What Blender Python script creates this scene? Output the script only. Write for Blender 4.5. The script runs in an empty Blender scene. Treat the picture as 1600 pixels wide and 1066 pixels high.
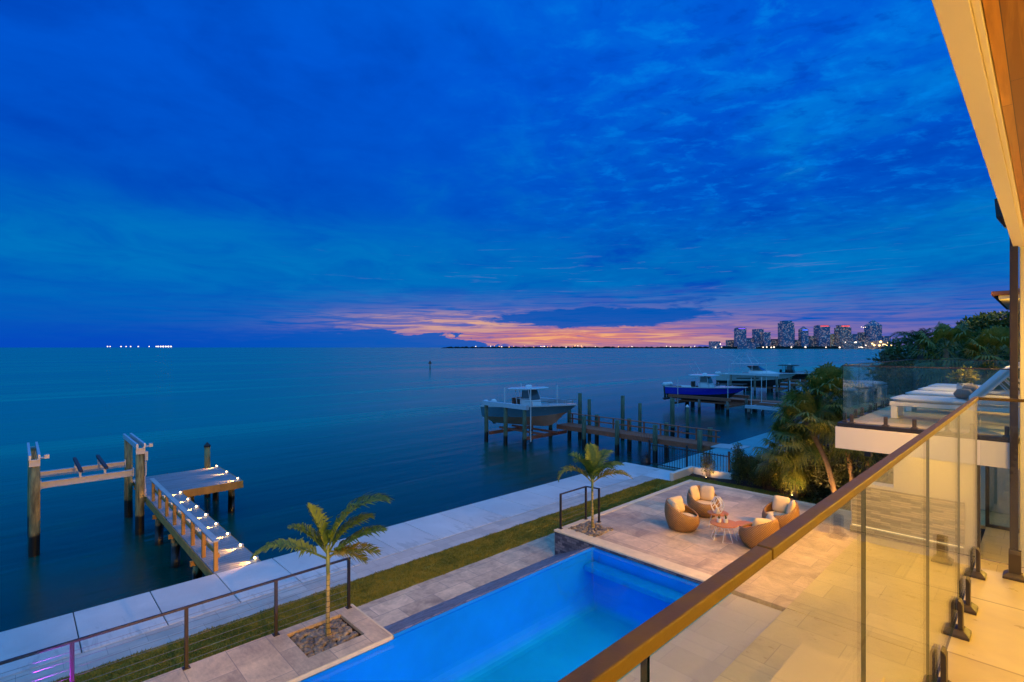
import bpy, math, random
import numpy as np
from mathutils import Vector, Matrix
R = math.radians
random.seed(7); rng = np.random.default_rng(7)
S = bpy.context.scene
COL = S.collection

# ---------------------------------------------------------------- camera
# world axes: X runs along the seawall (away to the right), Y runs out over the water, Z up, water surface z = 0
cam_d = bpy.data.cameras.new('camera'); cam = bpy.data.objects.new('camera', cam_d); COL.objects.link(cam)
cam_d.sensor_width = 36.0; cam_d.lens = 18.11; cam_d.shift_y = 0.00625
cam_d.clip_start = 0.03; cam_d.clip_end = 60000
YAW = R(46.05)
cam.location = (0, 0, 7.0)
cam.rotation_euler = (R(90), 0, YAW - R(90))
S.camera = cam
S.view_settings.view_transform = 'Standard'
S.view_settings.look = 'None'
S.view_settings.exposure = 0.0
S.view_settings.gamma = 1.0
S.cycles.use_denoising = True
S.cycles.max_bounces = 8
S.cycles.diffuse_bounces = 3
S.cycles.glossy_bounces = 4
S.cycles.transparent_max_bounces = 24
S.cycles.transmission_bounces = 4
S.cycles.sample_clamp_indirect = 4.0
S.cycles.sample_clamp_direct = 0.0
S.cycles.blur_glossy = 0.5
S.cycles.caustics_reflective = False
S.cycles.caustics_refractive = False

# ---------------------------------------------------------------- node helper
class G:
    """small wrapper: math on node sockets"""
    def __init__(s, nt): s.nt = nt
    def n(s, t, **kw):
        nd = s.nt.nodes.new(t)
        for k, v in kw.items(): setattr(nd, k, v)
        return nd
    def put(s, sock, v):
        if isinstance(v, (int, float)): sock.default_value = v
        elif isinstance(v, (tuple, list)):
            try: sock.default_value = v
            except Exception: sock.default_value = tuple(v) + (1.0,)
        else: s.nt.links.new(v, sock)
    def m(s, op, a, b=None, c=None, clamp=False):
        nd = s.n('ShaderNodeMath', operation=op, use_clamp=clamp)
        s.put(nd.inputs[0], a)
        if b is not None: s.put(nd.inputs[1], b)
        if c is not None: s.put(nd.inputs[2], c)
        return nd.outputs[0]
    def add(s, a, b): return s.m('ADD', a, b)
    def sub(s, a, b): return s.m('SUBTRACT', a, b)
    def mul(s, a, b, clamp=False): return s.m('MULTIPLY', a, b, clamp=clamp)
    def div(s, a, b): return s.m('DIVIDE', a, b)
    def ss(s, x, lo, hi, a=0.0, b=1.0):           # smoothstep
        nd = s.n('ShaderNodeMapRange', interpolation_type='SMOOTHSTEP')
        s.put(nd.inputs['Value'], x)
        for k, v in (('From Min', lo), ('From Max', hi), ('To Min', a), ('To Max', b)): s.put(nd.inputs[k], v)
        return nd.outputs[0]
    def lin(s, x, lo, hi, a=0.0, b=1.0):
        nd = s.n('ShaderNodeMapRange'); nd.clamp = True
        s.put(nd.inputs['Value'], x)
        for k, v in (('From Min', lo), ('From Max', hi), ('To Min', a), ('To Max', b)): s.put(nd.inputs[k], v)
        return nd.outputs[0]
    def gauss(s, x, c, w):
        d = s.div(s.sub(x, c), w)
        return s.m('EXPONENT', s.mul(s.mul(d, d), -1.0))
    def xyz(s, x, y, z):
        nd = s.n('ShaderNodeCombineXYZ')
        for i, v in enumerate((x, y, z)): s.put(nd.inputs[i], v)
        return nd.outputs[0]
    def sep(s, v):
        nd = s.n('ShaderNodeSeparateXYZ'); s.put(nd.inputs[0], v); return nd.outputs
    def noise(s, vec, scale=1.0, detail=4.0, rough=0.55, dist=0.0, out=0):
        nd = s.n('ShaderNodeTexNoise'); s.put(nd.inputs['Vector'], vec)
        nd.inputs['Scale'].default_value = scale; nd.inputs['Detail'].default_value = detail
        nd.inputs['Roughness'].default_value = rough; nd.inputs['Distortion'].default_value = dist
        return nd.outputs[out]
    def vscale(s, vec, sc, rot=(0, 0, 0)):
        nd = s.n('ShaderNodeMapping'); s.put(nd.inputs['Vector'], vec)
        nd.inputs['Scale'].default_value = sc; nd.inputs['Rotation'].default_value = rot
        return nd.outputs[0]
    def mix(s, f, a, b, blend='MIX'):
        nd = s.n('ShaderNodeMix', data_type='RGBA', blend_type=blend)
        s.put(nd.inputs[0], f); s.put(nd.inputs[6], c4(a)); s.put(nd.inputs[7], c4(b))
        return nd.outputs[2]
    def ramp(s, f, stops, interp='LINEAR'):
        nd = s.n('ShaderNodeValToRGB'); nd.color_ramp.interpolation = interp
        e = nd.color_ramp.elements
        while len(e) < len(stops): e.new(0.5)
        for i, (p, c) in enumerate(stops):
            e[i].position = p; e[i].color = c4(c)
        s.put(nd.inputs[0], f); return nd.outputs[0]
    def bump(s, h, strength=0.3, dist=0.01, normal=None):
        nd = s.n('ShaderNodeBump'); nd.inputs['Strength'].default_value = strength
        nd.inputs['Distance'].default_value = dist; s.put(nd.inputs['Height'], h)
        if normal is not None: s.put(nd.inputs['Normal'], normal)
        return nd.outputs[0]
def c4(c):
    if isinstance(c, (tuple, list)): return tuple(c) + (1.0,) if len(c) == 3 else tuple(c)
    return c

# ---------------------------------------------------------------- sky (dusk, drawn by direction)
world = bpy.data.worlds.new('World'); S.world = world; world.use_nodes = True
nt = world.node_tree; nt.nodes.clear(); g = G(nt)
D = g.n('ShaderNodeTexCoord').outputs['Generated']
dx, dy, dz = g.sep(D)
el = g.mul(g.m('ARCSINE', dz), 57.29578)
azr = g.sub(g.mul(g.m('ARCTAN2', dy, dx), 57.29578), 46.05)       # degrees, + to the left of the view axis
zz = g.add(g.m('MAXIMUM', dz, 0.0), 0.10)
# cloud plane coordinates (rotated so that y runs along the view axis)
cs, sn = math.cos(YAW), math.sin(YAW)
fx = g.add(g.mul(dx, cs), g.mul(dy, sn)); rx = g.sub(g.mul(dx, sn), g.mul(dy, cs))
P = g.xyz(g.div(rx, zz), g.div(fx, zz), 0.0)
nbig = g.noise(P, 0.62, 5, 0.55, 0.5)
nmid = g.noise(g.vscale(P, (1.25, 1.0, 1.0), (0, 0, R(14))), 1.55, 6, 0.60, 0.7)
nfin = g.noise(g.vscale(P, (1.2, 1.0, 1.0), (0, 0, R(-28))), 5.2, 6, 0.6, 0.4)
HV = g.xyz(g.mul(azr, 0.055), g.mul(el, 0.55), 1.7)                # stretched along the horizon
nst = g.noise(HV, 1.3, 6, 0.62, 0.6)
nst2 = g.noise(g.xyz(g.mul(azr, 0.11), g.mul(el, 1.9), 8.3), 1.4, 6, 0.65, 0.8)
nedge = g.sub(g.noise(g.xyz(g.mul(azr, 0.16), g.mul(el, 0.75), 4.1), 1.6, 6, 0.65, 0.4), 0.5)
E = g.div(el, 90.0)
base = g.ramp(E, [(0.0, (0, .085, .50)), (.05, (0, .110, .50)), (.09, (0, .138, .50)), (.122, (0, .132, .53)), (.16, (0, .090, .56)), (.21, (0, .086, .59)),
                  (.30, (0, .094, .66)), (.38, (.0, .105, .68)), (.50, (.10, .38, 1.0)), (.66, (.22, .64, 1.45)), (1.0, (.25, .70, 1.52))])
# light / dark mottling of the cloud deck
f = g.add(g.mul(g.sub(nbig, 0.5), 1.5), g.add(g.mul(g.sub(nmid, 0.5), 1.0), g.mul(g.sub(nfin, 0.5), 0.5)))
f = g.add(f, g.mul(azr, -0.0042))
rt = g.ss(azr, 14, -30)
f = g.mul(f, g.add(.85, g.mul(rt, .65)))
fl = g.ss(f, -0.05, 0.62); fd = g.mul(g.ss(f, 0.05, -0.50), g.add(1.0, g.mul(g.mul(g.ss(azr, -4, 14), g.ss(el, 17, 11)), -.65)))
up = g.ss(el, 1.0, 7.0)
colr = g.mix(g.mul(fl, g.mul(up, 0.72)), base, g.mix(g.ss(el, 12, 30), (.0, .205, .58), (.0, .235, .83)))
colr = g.mix(g.mul(fd, g.mul(up, 0.85)), colr, (0, .056, .47))
# small puffs in the right half of the deck
nmot = g.noise(g.vscale(P, (1.0, 1.35, 1.0), (0, 0, R(35))), 7.5, 6, .62, .35)
mk_ = g.mul(g.ss(azr, 14, -24), g.ss(el, 6, 18))
colr = g.mix(g.mul(g.mul(g.ss(nmot, .50, .70), mk_), .52), colr, (.0, .245, .84))
colr = g.mix(g.mul(g.mul(g.ss(nmot, .47, .33), mk_), .55), colr, (.0, .062, .50))
# small bright breaks, upper right
br = g.mul(g.ss(g.add(nfin, g.mul(g.sub(nbig, .5), .5)), .66, .80), g.mul(g.ss(azr, -8, -38), g.ss(el, 9, 26)))
colr = g.mix(g.mul(br, .75), colr, (.06, .42, .88))
# pale teal band low on the left
tb = g.mul(g.gauss(el, 8.8, 4.2), g.ss(azr, -10, 14))
colr = g.mix(g.mul(g.mul(tb, g.ss(nmid, .28, .72)), .8), colr, (.0, .185, .54))
# mauve veil over the sunset
mv = g.mul(g.gauss(azr, -15, 31), g.ss(el, 7.0, 3.0))
mv = g.mul(mv, g.ss(nst2, .32, .60))
colr = g.mix(g.mul(g.mul(mv, g.ss(azr, 30, 14, .25, 1.0)), .78), colr, g.mix(g.ss(el, 5.0, 1.5), (.14, .160, .46), (.33, .20, .38)))
# lilac wisps higher up
wi = g.mul(g.mul(g.gauss(azr, -14, 24), g.gauss(el, 7.5, 3.2)), g.ss(nst2, .58, .74))
colr = g.mix(g.mul(wi, .5), colr, (.22, .20, .52))
# orange glow and peach streaks
gl = g.mul(g.gauss(azr, -6.5, 17.0), g.gauss(el, 1.15, 1.3))
gl = g.mul(gl, g.ss(nst2, .24, .52))
colr = g.mix(g.mul(gl, 1.0), colr, g.mix(g.ss(nst2, .50, .66), (.70, .22, .19), (1.0, .47, .17)))
ps = g.mul(g.mul(g.gauss(azr, 7.5, 8.5), g.gauss(el, 2.75, .95)), g.ss(nst2, .42, .58))
colr = g.mix(g.mul(ps, 1.0, clamp=True), colr, (.88, .46, .25))
pk = g.mul(g.mul(g.gauss(azr, 6, 10), g.gauss(el, 2.9, 1.5)), g.ss(nst, .34, .6))
colr = g.mix(g.mul(pk, .55), colr, (.30, .19, .40))
# dark cloud bodies on the horizon
qa = g.div(g.add(azr, 9.6), 12.2); qe = g.div(g.sub(el, g.add(3.15, g.mul(azr, -.012))), 1.08)
dA = g.add(g.add(g.mul(qa, qa), g.mul(qe, qe)), g.mul(nedge, 2.6))
colr = g.mix(g.mul(g.ss(dA, 1.12, .72), .95), colr, (0, .092, .455))
tope = g.add(g.add(g.mul(g.lin(azr, -2.0, 20.0), 2.6), .05), g.mul(nedge, 2.9))
tope = g.m('MINIMUM', tope, g.add(3.1, g.mul(nedge, 3.0)))
soft = g.ss(azr, 12, 30, .12, 2.4)
mB = g.mul(g.ss(g.sub(tope, el), 0.0, soft), g.ss(azr, -1.5, 1.5))
colr = g.mix(g.mul(mB, .96), colr, g.mix(g.ss(azr, 12, 40), (0, .098, .48), (.001, .068, .515)))
sc = g.mul(g.mul(g.gauss(azr, -22, 11), g.gauss(el, 4.6, 1.3)), g.ss(nst, .56, .66))
colr = g.mix(g.mul(sc, .95), colr, (0, .085, .45))
sc2 = g.mul(g.mul(g.gauss(azr, 34, 6), g.gauss(el, 4.0, .9)), g.ss(nst, .50, .64))
colr = g.mix(g.mul(sc2, .8), colr, (0, .05, .42))
# the sky behind and beside the view is the paler eastern half
bk = g.ss(g.m('ABSOLUTE', azr), 62, 110)
colr = g.mix(g.mul(bk, .9), colr, (.10, .44, 1.05))
colr = g.mix(g.ss(el, 0.0, -3.0), colr, (0, .05, .12))
bg = g.n('ShaderNodeBackground'); g.put(bg.inputs[0], colr); bg.inputs[1].default_value = 1.0
out = g.n('ShaderNodeOutputWorld'); nt.links.new(bg.outputs[0], out.inputs[0])
world.cycles.sampling_method = 'MANUAL'; world.cycles.sample_map_resolution = 512

# ---------------------------------------------------------------- mesh builder
class MB:
    def __init__(s): s.v = []; s.f = []; s.mi = []; s.m = 0
    def add(s, vs, fs):
        o = len(s.v); s.v += [tuple(v) for v in vs]
        for f in fs: s.f.append(tuple(o + i for i in f)); s.mi.append(s.m)
        return s
    def box(s, x0, y0, z0, x1, y1, z1):
        return s.add([(x0,y0,z0),(x1,y0,z0),(x1,y1,z0),(x0,y1,z0),(x0,y0,z1),(x1,y0,z1),(x1,y1,z1),(x0,y1,z1)],
                     [(3,2,1,0),(4,5,6,7),(0,1,5,4),(1,2,6,5),(2,3,7,6),(3,0,4,7)])
    def cbox(s, c, d):
        return s.box(c[0]-d[0]/2, c[1]-d[1]/2, c[2]-d[2]/2, c[0]+d[0]/2, c[1]+d[1]/2, c[2]+d[2]/2)
    def bar(s, p0, p1, w, h, up=(0,0,1)):
        a, b = Vector(p0), Vector(p1); t = (b-a).normalized(); u = Vector(up)
        sd = t.cross(u)
        if sd.length < 1e-5: sd = t.cross(Vector((1,0,0)))
        sd.normalize(); u = sd.cross(t).normalized()
        vs = []
        for p in (a, b):
            for i, j in ((-1,-1),(1,-1),(1,1),(-1,1)): vs.append(p + sd*(i*w/2) + u*(j*h/2))
        return s.add(vs, [(3,2,1,0),(4,5,6,7),(0,1,5,4),(1,2,6,5),(2,3,7,6),(3,0,4,7)])
    def tube(s, pts, r, n=8, cap=True):
        pts = [Vector(p) for p in pts]; k = len(pts)
        rs = r if isinstance(r, (list, tuple)) else [r]*k
        vs = []; ref = None
        for i, p in enumerate(pts):
            t = (pts[min(i+1,k-1)] - pts[max(i-1,0)]).normalized()
            if ref is None:
                ref = Vector((0,0,1)) if abs(t.z) < .9 else Vector((1,0,0))
            a = (ref - t*ref.dot(t)).normalized(); ref = a; b = t.cross(a)
            for j in range(n):
                w = 2*math.pi*j/n; vs.append(p + (a*math.cos(w) + b*math.sin(w))*rs[i])
        fs = []
        for i in range(k-1):
            for j in range(n):
                fs.append((i*n+j, i*n+(j+1)%n, (i+1)*n+(j+1)%n, (i+1)*n+j))
        if cap: fs += [tuple(reversed(range(n))), tuple(range((k-1)*n, k*n))]
        return s.add(vs, fs)
    def lathe(s, c, prof, n=24, caps=True):
        vs = []; k = len(prof)
        for r, z in prof:
            for j in range(n):
                w = 2*math.pi*j/n; vs.append((c[0]+r*math.cos(w), c[1]+r*math.sin(w), c[2]+z))
        fs = [(i*n+j, i*n+(j+1)%n, (i+1)*n+(j+1)%n, (i+1)*n+j) for i in range(k-1) for j in range(n)]
        if caps: fs += [tuple(reversed(range(n))), tuple(range((k-1)*n, k*n))]
        return s.add(vs, fs)
    def loft(s, rings, closed=True, caps=True):
        n = len(rings[0]); vs = [p for r in rings for p in r]; k = len(rings)
        fs = []
        for i in range(k-1):
            for j in range(n if closed else n-1):
                fs.append((i*n+j, i*n+(j+1)%n, (i+1)*n+(j+1)%n, (i+1)*n+j))
        if caps and closed: fs += [tuple(reversed(range(n))), tuple(range((k-1)*n, k*n))]
        return s.add(vs, fs)
    def blob(s, c, r, seed=0, jit=.12, nu=10, nv=6):
        rr = random.Random(seed); rx_, ry_, rz_ = r if isinstance(r, (tuple, list)) else (r, r, r)
        rings = []
        for i in range(1, nv):
            a = math.pi*i/nv
            rings.append([(c[0]+rx_*math.sin(a)*math.cos(2*math.pi*j/nu)*(1+rr.uniform(-jit,jit)),
                           c[1]+ry_*math.sin(a)*math.sin(2*math.pi*j/nu)*(1+rr.uniform(-jit,jit)),
                           c[2]-rz_*math.cos(a)*(1+rr.uniform(-jit,jit))) for j in range(nu)])
        return s.loft(rings)
    def pillow(s, c, w, d, h, M=None, n=7, p=3.0):
        """cushion: rounded-square puff, local axes w,d,h, placed by matrix M about c"""
        M = M or Matrix.Identity(3); c = Vector(c); top = []; k = n
        vs = []; idx = {}
        for sgn in (1, -1):
            for i in range(k+1):
                for j in range(k+1):
                    u = -1+2*i/k; v = -1+2*j/k
                    e = (1-abs(u)**p)*(1-abs(v)**p)
                    hh = (max(e, 0)**.38)
                    x = u*(1-.06*(1-hh)*0)*w/2; y = v*d/2
                    rim = 1-.10*(abs(u*v)**4)
                    vs.append(c + M @ Vector((x*rim, y*rim, sgn*(h/2)*(.12+.88*hh))))
        N = (k+1)*(k+1); fs = []
        q = lambda a, b: a*(k+1)+b
        for i in range(k):
            for j in range(k):
                fs.append((q(i,j), q(i+1,j), q(i+1,j+1), q(i,j+1)))
                fs.append((N+q(i,j), N+q(i,j+1), N+q(i+1,j+1), N+q(i+1,j)))
        for i in range(k):
            fs.append((q(i,0), N+q(i,0), N+q(i+1,0), q(i+1,0)))
            fs.append((q(i,k), q(i+1,k), N+q(i+1,k), N+q(i,k)))
            fs.append((q(0,i), q(0,i+1), N+q(0,i+1), N+q(0,i)))
            fs.append((q(k,i), N+q(k,i), N+q(k,i+1), q(k,i+1)))
        return s.add(vs, fs)
    def build(s, name, mat=None, parent=None, smooth=False, bevel=0.0, local=False, mats=None):
        off = Vector((0,0,0))
        if parent is not None and not local:
            p = parent
            while p is not None: off += p.location; p = p.parent
        me = bpy.data.meshes.new(name)
        vs = [tuple(Vector(v)-off) for v in s.v] if off.length > 0 else s.v
        me.from_pydata(vs, [], s.f); me.update()
        o = bpy.data.objects.new(name, me); COL.objects.link(o)
        for mm in (mats or [mat]):
            if mm is not None: me.materials.append(mm)
        if mats: me.polygons.foreach_set('material_index', s.mi)
        if smooth: me.polygons.foreach_set('use_smooth', [True]*len(me.polygons))
        if parent is not None: o.parent = parent
        if bevel > 0:
            b = o.modifiers.new('bevel', 'BEVEL'); b.width = bevel; b.segments = 2; b.limit_method = 'ANGLE'; b.angle_limit = R(40)
        return o

def tag(o, label=None, cat=None, group=None, kind=None):
    if label: o['label'] = label
    if cat: o['category'] = cat
    if group: o['group'] = group
    if kind: o['kind'] = kind
    return o
def thing(name, label, cat, loc=(0,0,0), rz=0.0, group=None):
    o = bpy.data.objects.new(name, None); COL.objects.link(o)
    o.location = loc; o.rotation_euler = (0,0,rz); o.empty_display_size = .2
    return tag(o, label, cat, group)
def kids(o): return [c for c in bpy.data.objects if c.parent == o]
def dup(o, loc=None, rz=None, label=None, parent=None, scale=None):
    c = o.copy(); COL.objects.link(c)
    if loc is not None: c.location = loc
    if rz is not None: c.rotation_euler = (0,0,rz)
    if scale is not None: c.scale = scale
    if label: c['label'] = label
    if parent is not None: c.parent = parent
    for k in kids(o): dup(k, parent=c)
    return c
# ---------------------------------------------------------------- materials
def new_mat(name):
    m = bpy.data.materials.new(name); m.use_nodes = True
    nt = m.node_tree; nt.nodes.clear(); gg = G(nt)
    o = gg.n('ShaderNodeOutputMaterial')
    return m, gg, o
def pos(gg): return gg.n('ShaderNodeNewGeometry').outputs['Position']
def objc(gg): return gg.n('ShaderNodeTexCoord').outputs['Object']
def pbr(name, col, rough=.6, metal=0.0, var=.18, vscale=3.0, bump=0.0, bscale=40.0, spec=.5, emit=None, es=0.0, coat=0.0, stretch=(1,1,1)):
    m, gg, o = new_mat(name); P_ = objc(gg)
    b = gg.n('ShaderNodeBsdfPrincipled')
    n = gg.noise(gg.vscale(P_, stretch), vscale, 5, .6)
    k = gg.lin(n, .25, .75, 1-var, 1+var)
    gg.put(b.inputs['Base Color'], gg.mix(1.0, c4(col), gg.xyz(k, k, k), 'MULTIPLY'))
    gg.put(b.inputs['Roughness'], gg.lin(n, .3, .7, max(rough-.08, .02), min(rough+.08, 1)))
    b.inputs['Metallic'].default_value = metal
    b.inputs['Specular IOR Level'].default_value = spec
    b.inputs['Coat Weight'].default_value = coat
    if bump: gg.put(b.inputs['Normal'], gg.bump(gg.noise(gg.vscale(P_, stretch), bscale, 5, .6), bump, .01))
    if emit: b.inputs['Emission Color'].default_value = c4(emit); b.inputs['Emission Strength'].default_value = es
    m.node_tree.links.new(b.outputs[0], o.inputs[0]); return m
def lamp_mat(name, col, st):
    m, gg, o = new_mat(name); e = gg.n('ShaderNodeEmission'); e.inputs[0].default_value = c4(col); e.inputs[1].default_value = st
    m.node_tree.links.new(e.outputs[0], o.inputs[0]); return m
def glass_mat(name, tint=(.90, .95, .92), edge=False, refl=1.0, rough=0.0, f0=.045):
    m, gg, o = new_mat(name)
    t = gg.n('ShaderNodeBsdfTransparent'); t.inputs[0].default_value = c4(tint)
    gl_ = gg.n('ShaderNodeBsdfGlossy'); gl_.inputs['Roughness'].default_value = rough; gl_.inputs[0].default_value = (1,1,1,1)
    lw = gg.n('ShaderNodeLayerWeight'); lw.inputs[0].default_value = .5
    fc = lw.outputs['Facing']
    F = gg.add(f0, gg.mul(gg.m('POWER', fc, 5.0), (1-f0)*refl))
    mx = gg.n('ShaderNodeMixShader'); gg.put(mx.inputs[0], F)
    m.node_tree.links.new(t.outputs[0], mx.inputs[1]); m.node_tree.links.new(gl_.outputs[0], mx.inputs[2])
    m.node_tree.links.new(mx.outputs[0], o.inputs[0]); return m
def tile_mat(name, c1, c2, sx, sy, mortar, mw=.006, rough=.55, rot=0.0, mottled=.5, blotch=3.0, offset=.5, bump=.25, fig=(1.0,1.0)):
    """stone tiles laid in world coordinates"""
    m, gg, o = new_mat(name); P_ = pos(gg)
    b = gg.n('ShaderNodeBsdfPrincipled')
    br_ = gg.n('ShaderNodeTexBrick'); br_.offset = offset; br_.squash = 1.0
    gg.put(br_.inputs['Vector'], gg.vscale(P_, (1,1,1), (0,0,rot)))
    br_.inputs['Color1'].default_value = (0,0,0,1); br_.inputs['Color2'].default_value = (1,1,1,1); br_.inputs['Mortar'].default_value = (.5,.5,.5,1)
    br_.inputs['Scale'].default_value = 1.0; br_.inputs['Mortar Size'].default_value = mw; br_.inputs['Mortar Smooth'].default_value = .2
    br_.inputs['Brick Width'].default_value = sx; br_.inputs['Row Height'].default_value = sy; br_.inputs['Bias'].default_value = 0.0
    n1 = gg.noise(P_, blotch, 7, .65, .8); n2 = gg.noise(gg.vscale(P_, (fig[0], fig[1], 1)), blotch*6, 5, .6)
    per = gg.n('ShaderNodeRGBToBW'); gg.put(per.inputs[0], br_.outputs['Color'])
    f_ = gg.add(gg.mul(per.outputs[0], .42), gg.add(gg.mul(gg.sub(n1, .5), 1.6*mottled), gg.add(gg.mul(gg.sub(n2, .5), .8*mottled), .32)))
    colr_ = gg.mix(gg.m('MAXIMUM', gg.m('MINIMUM', f_, 1.0), 0.0), c4(c1), c4(c2))
    colr_ = gg.mix(gg.mul(br_.outputs['Fac'], .75), colr_, c4(mortar))
    gg.put(b.inputs['Base Color'], colr_)
    gg.put(b.inputs['Roughness'], gg.lin(n2, .3, .7, rough-.1, rough+.1))
    h = gg.sub(gg.mul(n2, .4), br_.outputs['Fac'])
    gg.put(b.inputs['Normal'], gg.bump(h, bump, .006))
    m.node_tree.links.new(b.outputs[0], o.inputs[0]); return m
def plank_mat(name, c1, c2, width, axis='X', rough=.6, gap=.06, grain=14.0, length=3.0, gapcol=(.01,.008,.006), jitter=.5):
    """boards: 'axis' is the direction the boards run, in object coordinates"""
    m, gg, o = new_mat(name); P_ = pos(gg); x, y, z = gg.sep(P_)
    along, across = {'X': (x, y), 'Y': (y, x), 'Z': (z, gg.add(x, y))}[axis]
    r = gg.div(across, width); row = gg.m('FLOOR', r); fr = gg.m('FRACT', r)
    w1 = gg.n('ShaderNodeTexWhiteNoise', noise_dimensions='1D'); gg.put(w1.inputs['W'], row)
    l_ = gg.m('FLOOR', gg.add(gg.div(along, length), gg.mul(w1.outputs[0], 7.3)))
    w2 = gg.n('ShaderNodeTexWhiteNoise', noise_dimensions='2D'); gg.put(w2.inputs['Vector'], gg.xyz(row, l_, 0))
    fl_ = gg.m('FRACT', gg.add(gg.div(along, length), gg.mul(w1.outputs[0], 7.3)))
    edge = gg.m('MAXIMUM', gg.m('LESS_THAN', fr, gap), gg.m('LESS_THAN', fl_, .006/length*1.0))
    gv = gg.xyz(gg.mul(along, .6), gg.mul(across, 8.0), gg.mul(w2.outputs[0], 40))
    gn = gg.noise(gv, grain/6, 6, .65, 1.2)
    f_ = gg.add(gg.mul(gg.sub(w2.outputs[0], .5), jitter), gg.add(gg.mul(gg.sub(gn, .5), 1.4), .5))
    c = gg.mix(gg.m('MAXIMUM', gg.m('MINIMUM', f_, 1.0), 0.0), c4(c1), c4(c2))
    c = gg.mix(edge, c, c4(gapcol))
    b = gg.n('ShaderNodeBsdfPrincipled'); gg.put(b.inputs['Base Color'], c); b.inputs['Roughness'].default_value = rough; b.inputs['Specular IOR Level'].default_value = .2
    gg.put(b.inputs['Normal'], gg.bump(gg.sub(gg.mul(gn, .3), edge), .3, .004))
    m.node_tree.links.new(b.outputs[0], o.inputs[0]); return m
def leaf_mat(name, c1, c2, rough=.5, trans=.25):
    m, gg, o = new_mat(name); P_ = pos(gg)
    n = gg.noise(P_, 2.6, 5, .7); n2 = gg.noise(P_, 17.0, 2, .5)
    c = gg.mix(gg.ss(gg.add(gg.mul(n, .6), gg.mul(n2, .4)), .38, .62), c4(c1), c4(c2))
    b = gg.n('ShaderNodeBsdfPrincipled'); gg.put(b.inputs['Base Color'], c); b.inputs['Roughness'].default_value = rough
    t = gg.n('ShaderNodeBsdfTranslucent'); gg.put(t.inputs[0], c)
    mx = gg.n('ShaderNodeMixShader'); mx.inputs[0].default_value = trans
    m.node_tree.links.new(b.outputs[0], mx.inputs[1]); m.node_tree.links.new(t.outputs[0], mx.inputs[2])
    m.node_tree.links.new(mx.outputs[0], o.inputs[0]); return m

M = {}
# sea: silky long-exposure surface with faint wind streaks
m, gg, o = new_mat('sea water'); P_ = pos(gg)
b = gg.n('ShaderNodeBsdfPrincipled')
st1 = gg.noise(gg.vscale(P_, (.005, .060, 1), (0,0,R(-8))), 1.0, 6, .62, .5)
st2 = gg.noise(gg.vscale(P_, (.016, .26, 1), (0,0,R(-14))), 1.0, 5, .6, .6)
stv = gg.add(gg.mul(st1, .65), gg.mul(st2, .35))
gg.put(b.inputs['Base Color'], gg.mix(gg.ss(stv, .46, .62), gg.mix(gg.ss(gg.sep(P_)[1], 14, 60), (.0, .046, .034), (.0, .215, .165)), gg.mix(gg.ss(gg.sep(P_)[1], 14, 60), (.0, .064, .048), (.0, .36, .26))))  # shade by the seawall and offshore sky brightness painted into the base colour
gg.put(b.inputs['Roughness'], gg.lin(stv, .35, .65, .17, .32))
b.inputs['IOR'].default_value = 1.333
b.inputs['Specular IOR Level'].default_value = .40
rip = gg.noise(gg.vscale(P_, (.5, 1.3, 1), (0,0,R(-20))), 1.0, 3, .55, .4)
gg.put(b.inputs['Normal'], gg.bump(gg.add(gg.mul(rip, .5), gg.mul(st2, 1.5)), .28, .22))
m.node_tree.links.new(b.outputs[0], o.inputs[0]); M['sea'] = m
# pool water surface
M['pool_water'] = glass_mat('pool water', (.42, .82, .98), refl=.7, rough=.03, f0=.02)
nt_ = M['pool_water'].node_tree; gg = G(nt_)
for nd in list(nt_.nodes):
    if nd.bl_idname == 'ShaderNodeBsdfGlossy':
        gg.put(nd.inputs['Normal'], gg.bump(gg.noise(pos(gg), 1.6, 2, .5), .06, .2))
M['pool_shell'] = pbr('pool wall plaster', (.0, .235, .88), .5, var=.04, vscale=1.5)
m, gg, o = new_mat('pool finish'); P_ = pos(gg); pz = gg.sep(P_)[2]
b = gg.n('ShaderNodeBsdfPrincipled'); n = gg.noise(P_, 1.1, 4, .6)
c = gg.mix(gg.ss(pz, .68, .84), (.0, .46, .60), (.0, .275, .80))
k = gg.lin(n, .25, .75, .90, 1.10); gg.put(b.inputs['Base Color'], gg.mix(1.0, c, gg.xyz(k, k, k), 'MULTIPLY')); b.inputs['Roughness'].default_value = .6
m.node_tree.links.new(b.outputs[0], o.inputs[0]); M['pool_floor'] = m
M['pool_ledge'] = pbr('pool ledge tile', (.0, .275, .60), .5, var=.15, vscale=6)
M['concrete'] = pbr('pale seawall concrete', (.58, .60, .61), .75, var=.17, vscale=.75, bump=.12, bscale=26)
M['old_concrete'] = pbr('weathered blue-grey concrete', (.10, .33, .37), .8, var=.2, vscale=.7, bump=.1, bscale=20)
M['edging'] = tile_mat('pale edging pavers', (.36, .31, .27), (.60, .54, .48), .61, .36, (.28,.25,.23), .006, .6, 0, .7, 1.6)
m, gg, o = new_mat('stained seawall concrete'); P_ = pos(gg); x, y, z = gg.sep(P_)
sl = gg.n('ShaderNodeTexWhiteNoise', noise_dimensions='1D'); gg.put(sl.inputs['W'], gg.m('FLOOR', gg.div(gg.sub(x, .88), 1.345)))
n1 = gg.noise(P_, .9, 6, .65, .6); n2 = gg.noise(gg.vscale(P_, (6, 1.2, 1)), 1.0, 5, .65, .5); n3 = gg.noise(P_, 30, 4, .6)
v_ = gg.add(gg.add(.80, gg.mul(sl.outputs[0], .16)), gg.add(gg.mul(gg.sub(n1, .5), .50), gg.mul(gg.sub(n3, .5), .16)))
c = gg.mix(1.0, (.60, .61, .61), gg.xyz(v_, v_, v_), 'MULTIPLY')
c = gg.mix(gg.mul(gg.ss(gg.add(n2, gg.mul(gg.ss(y, 13.2, 12.3), .14)), .62, .74), .42), c, (.25, .27, .27))
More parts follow.
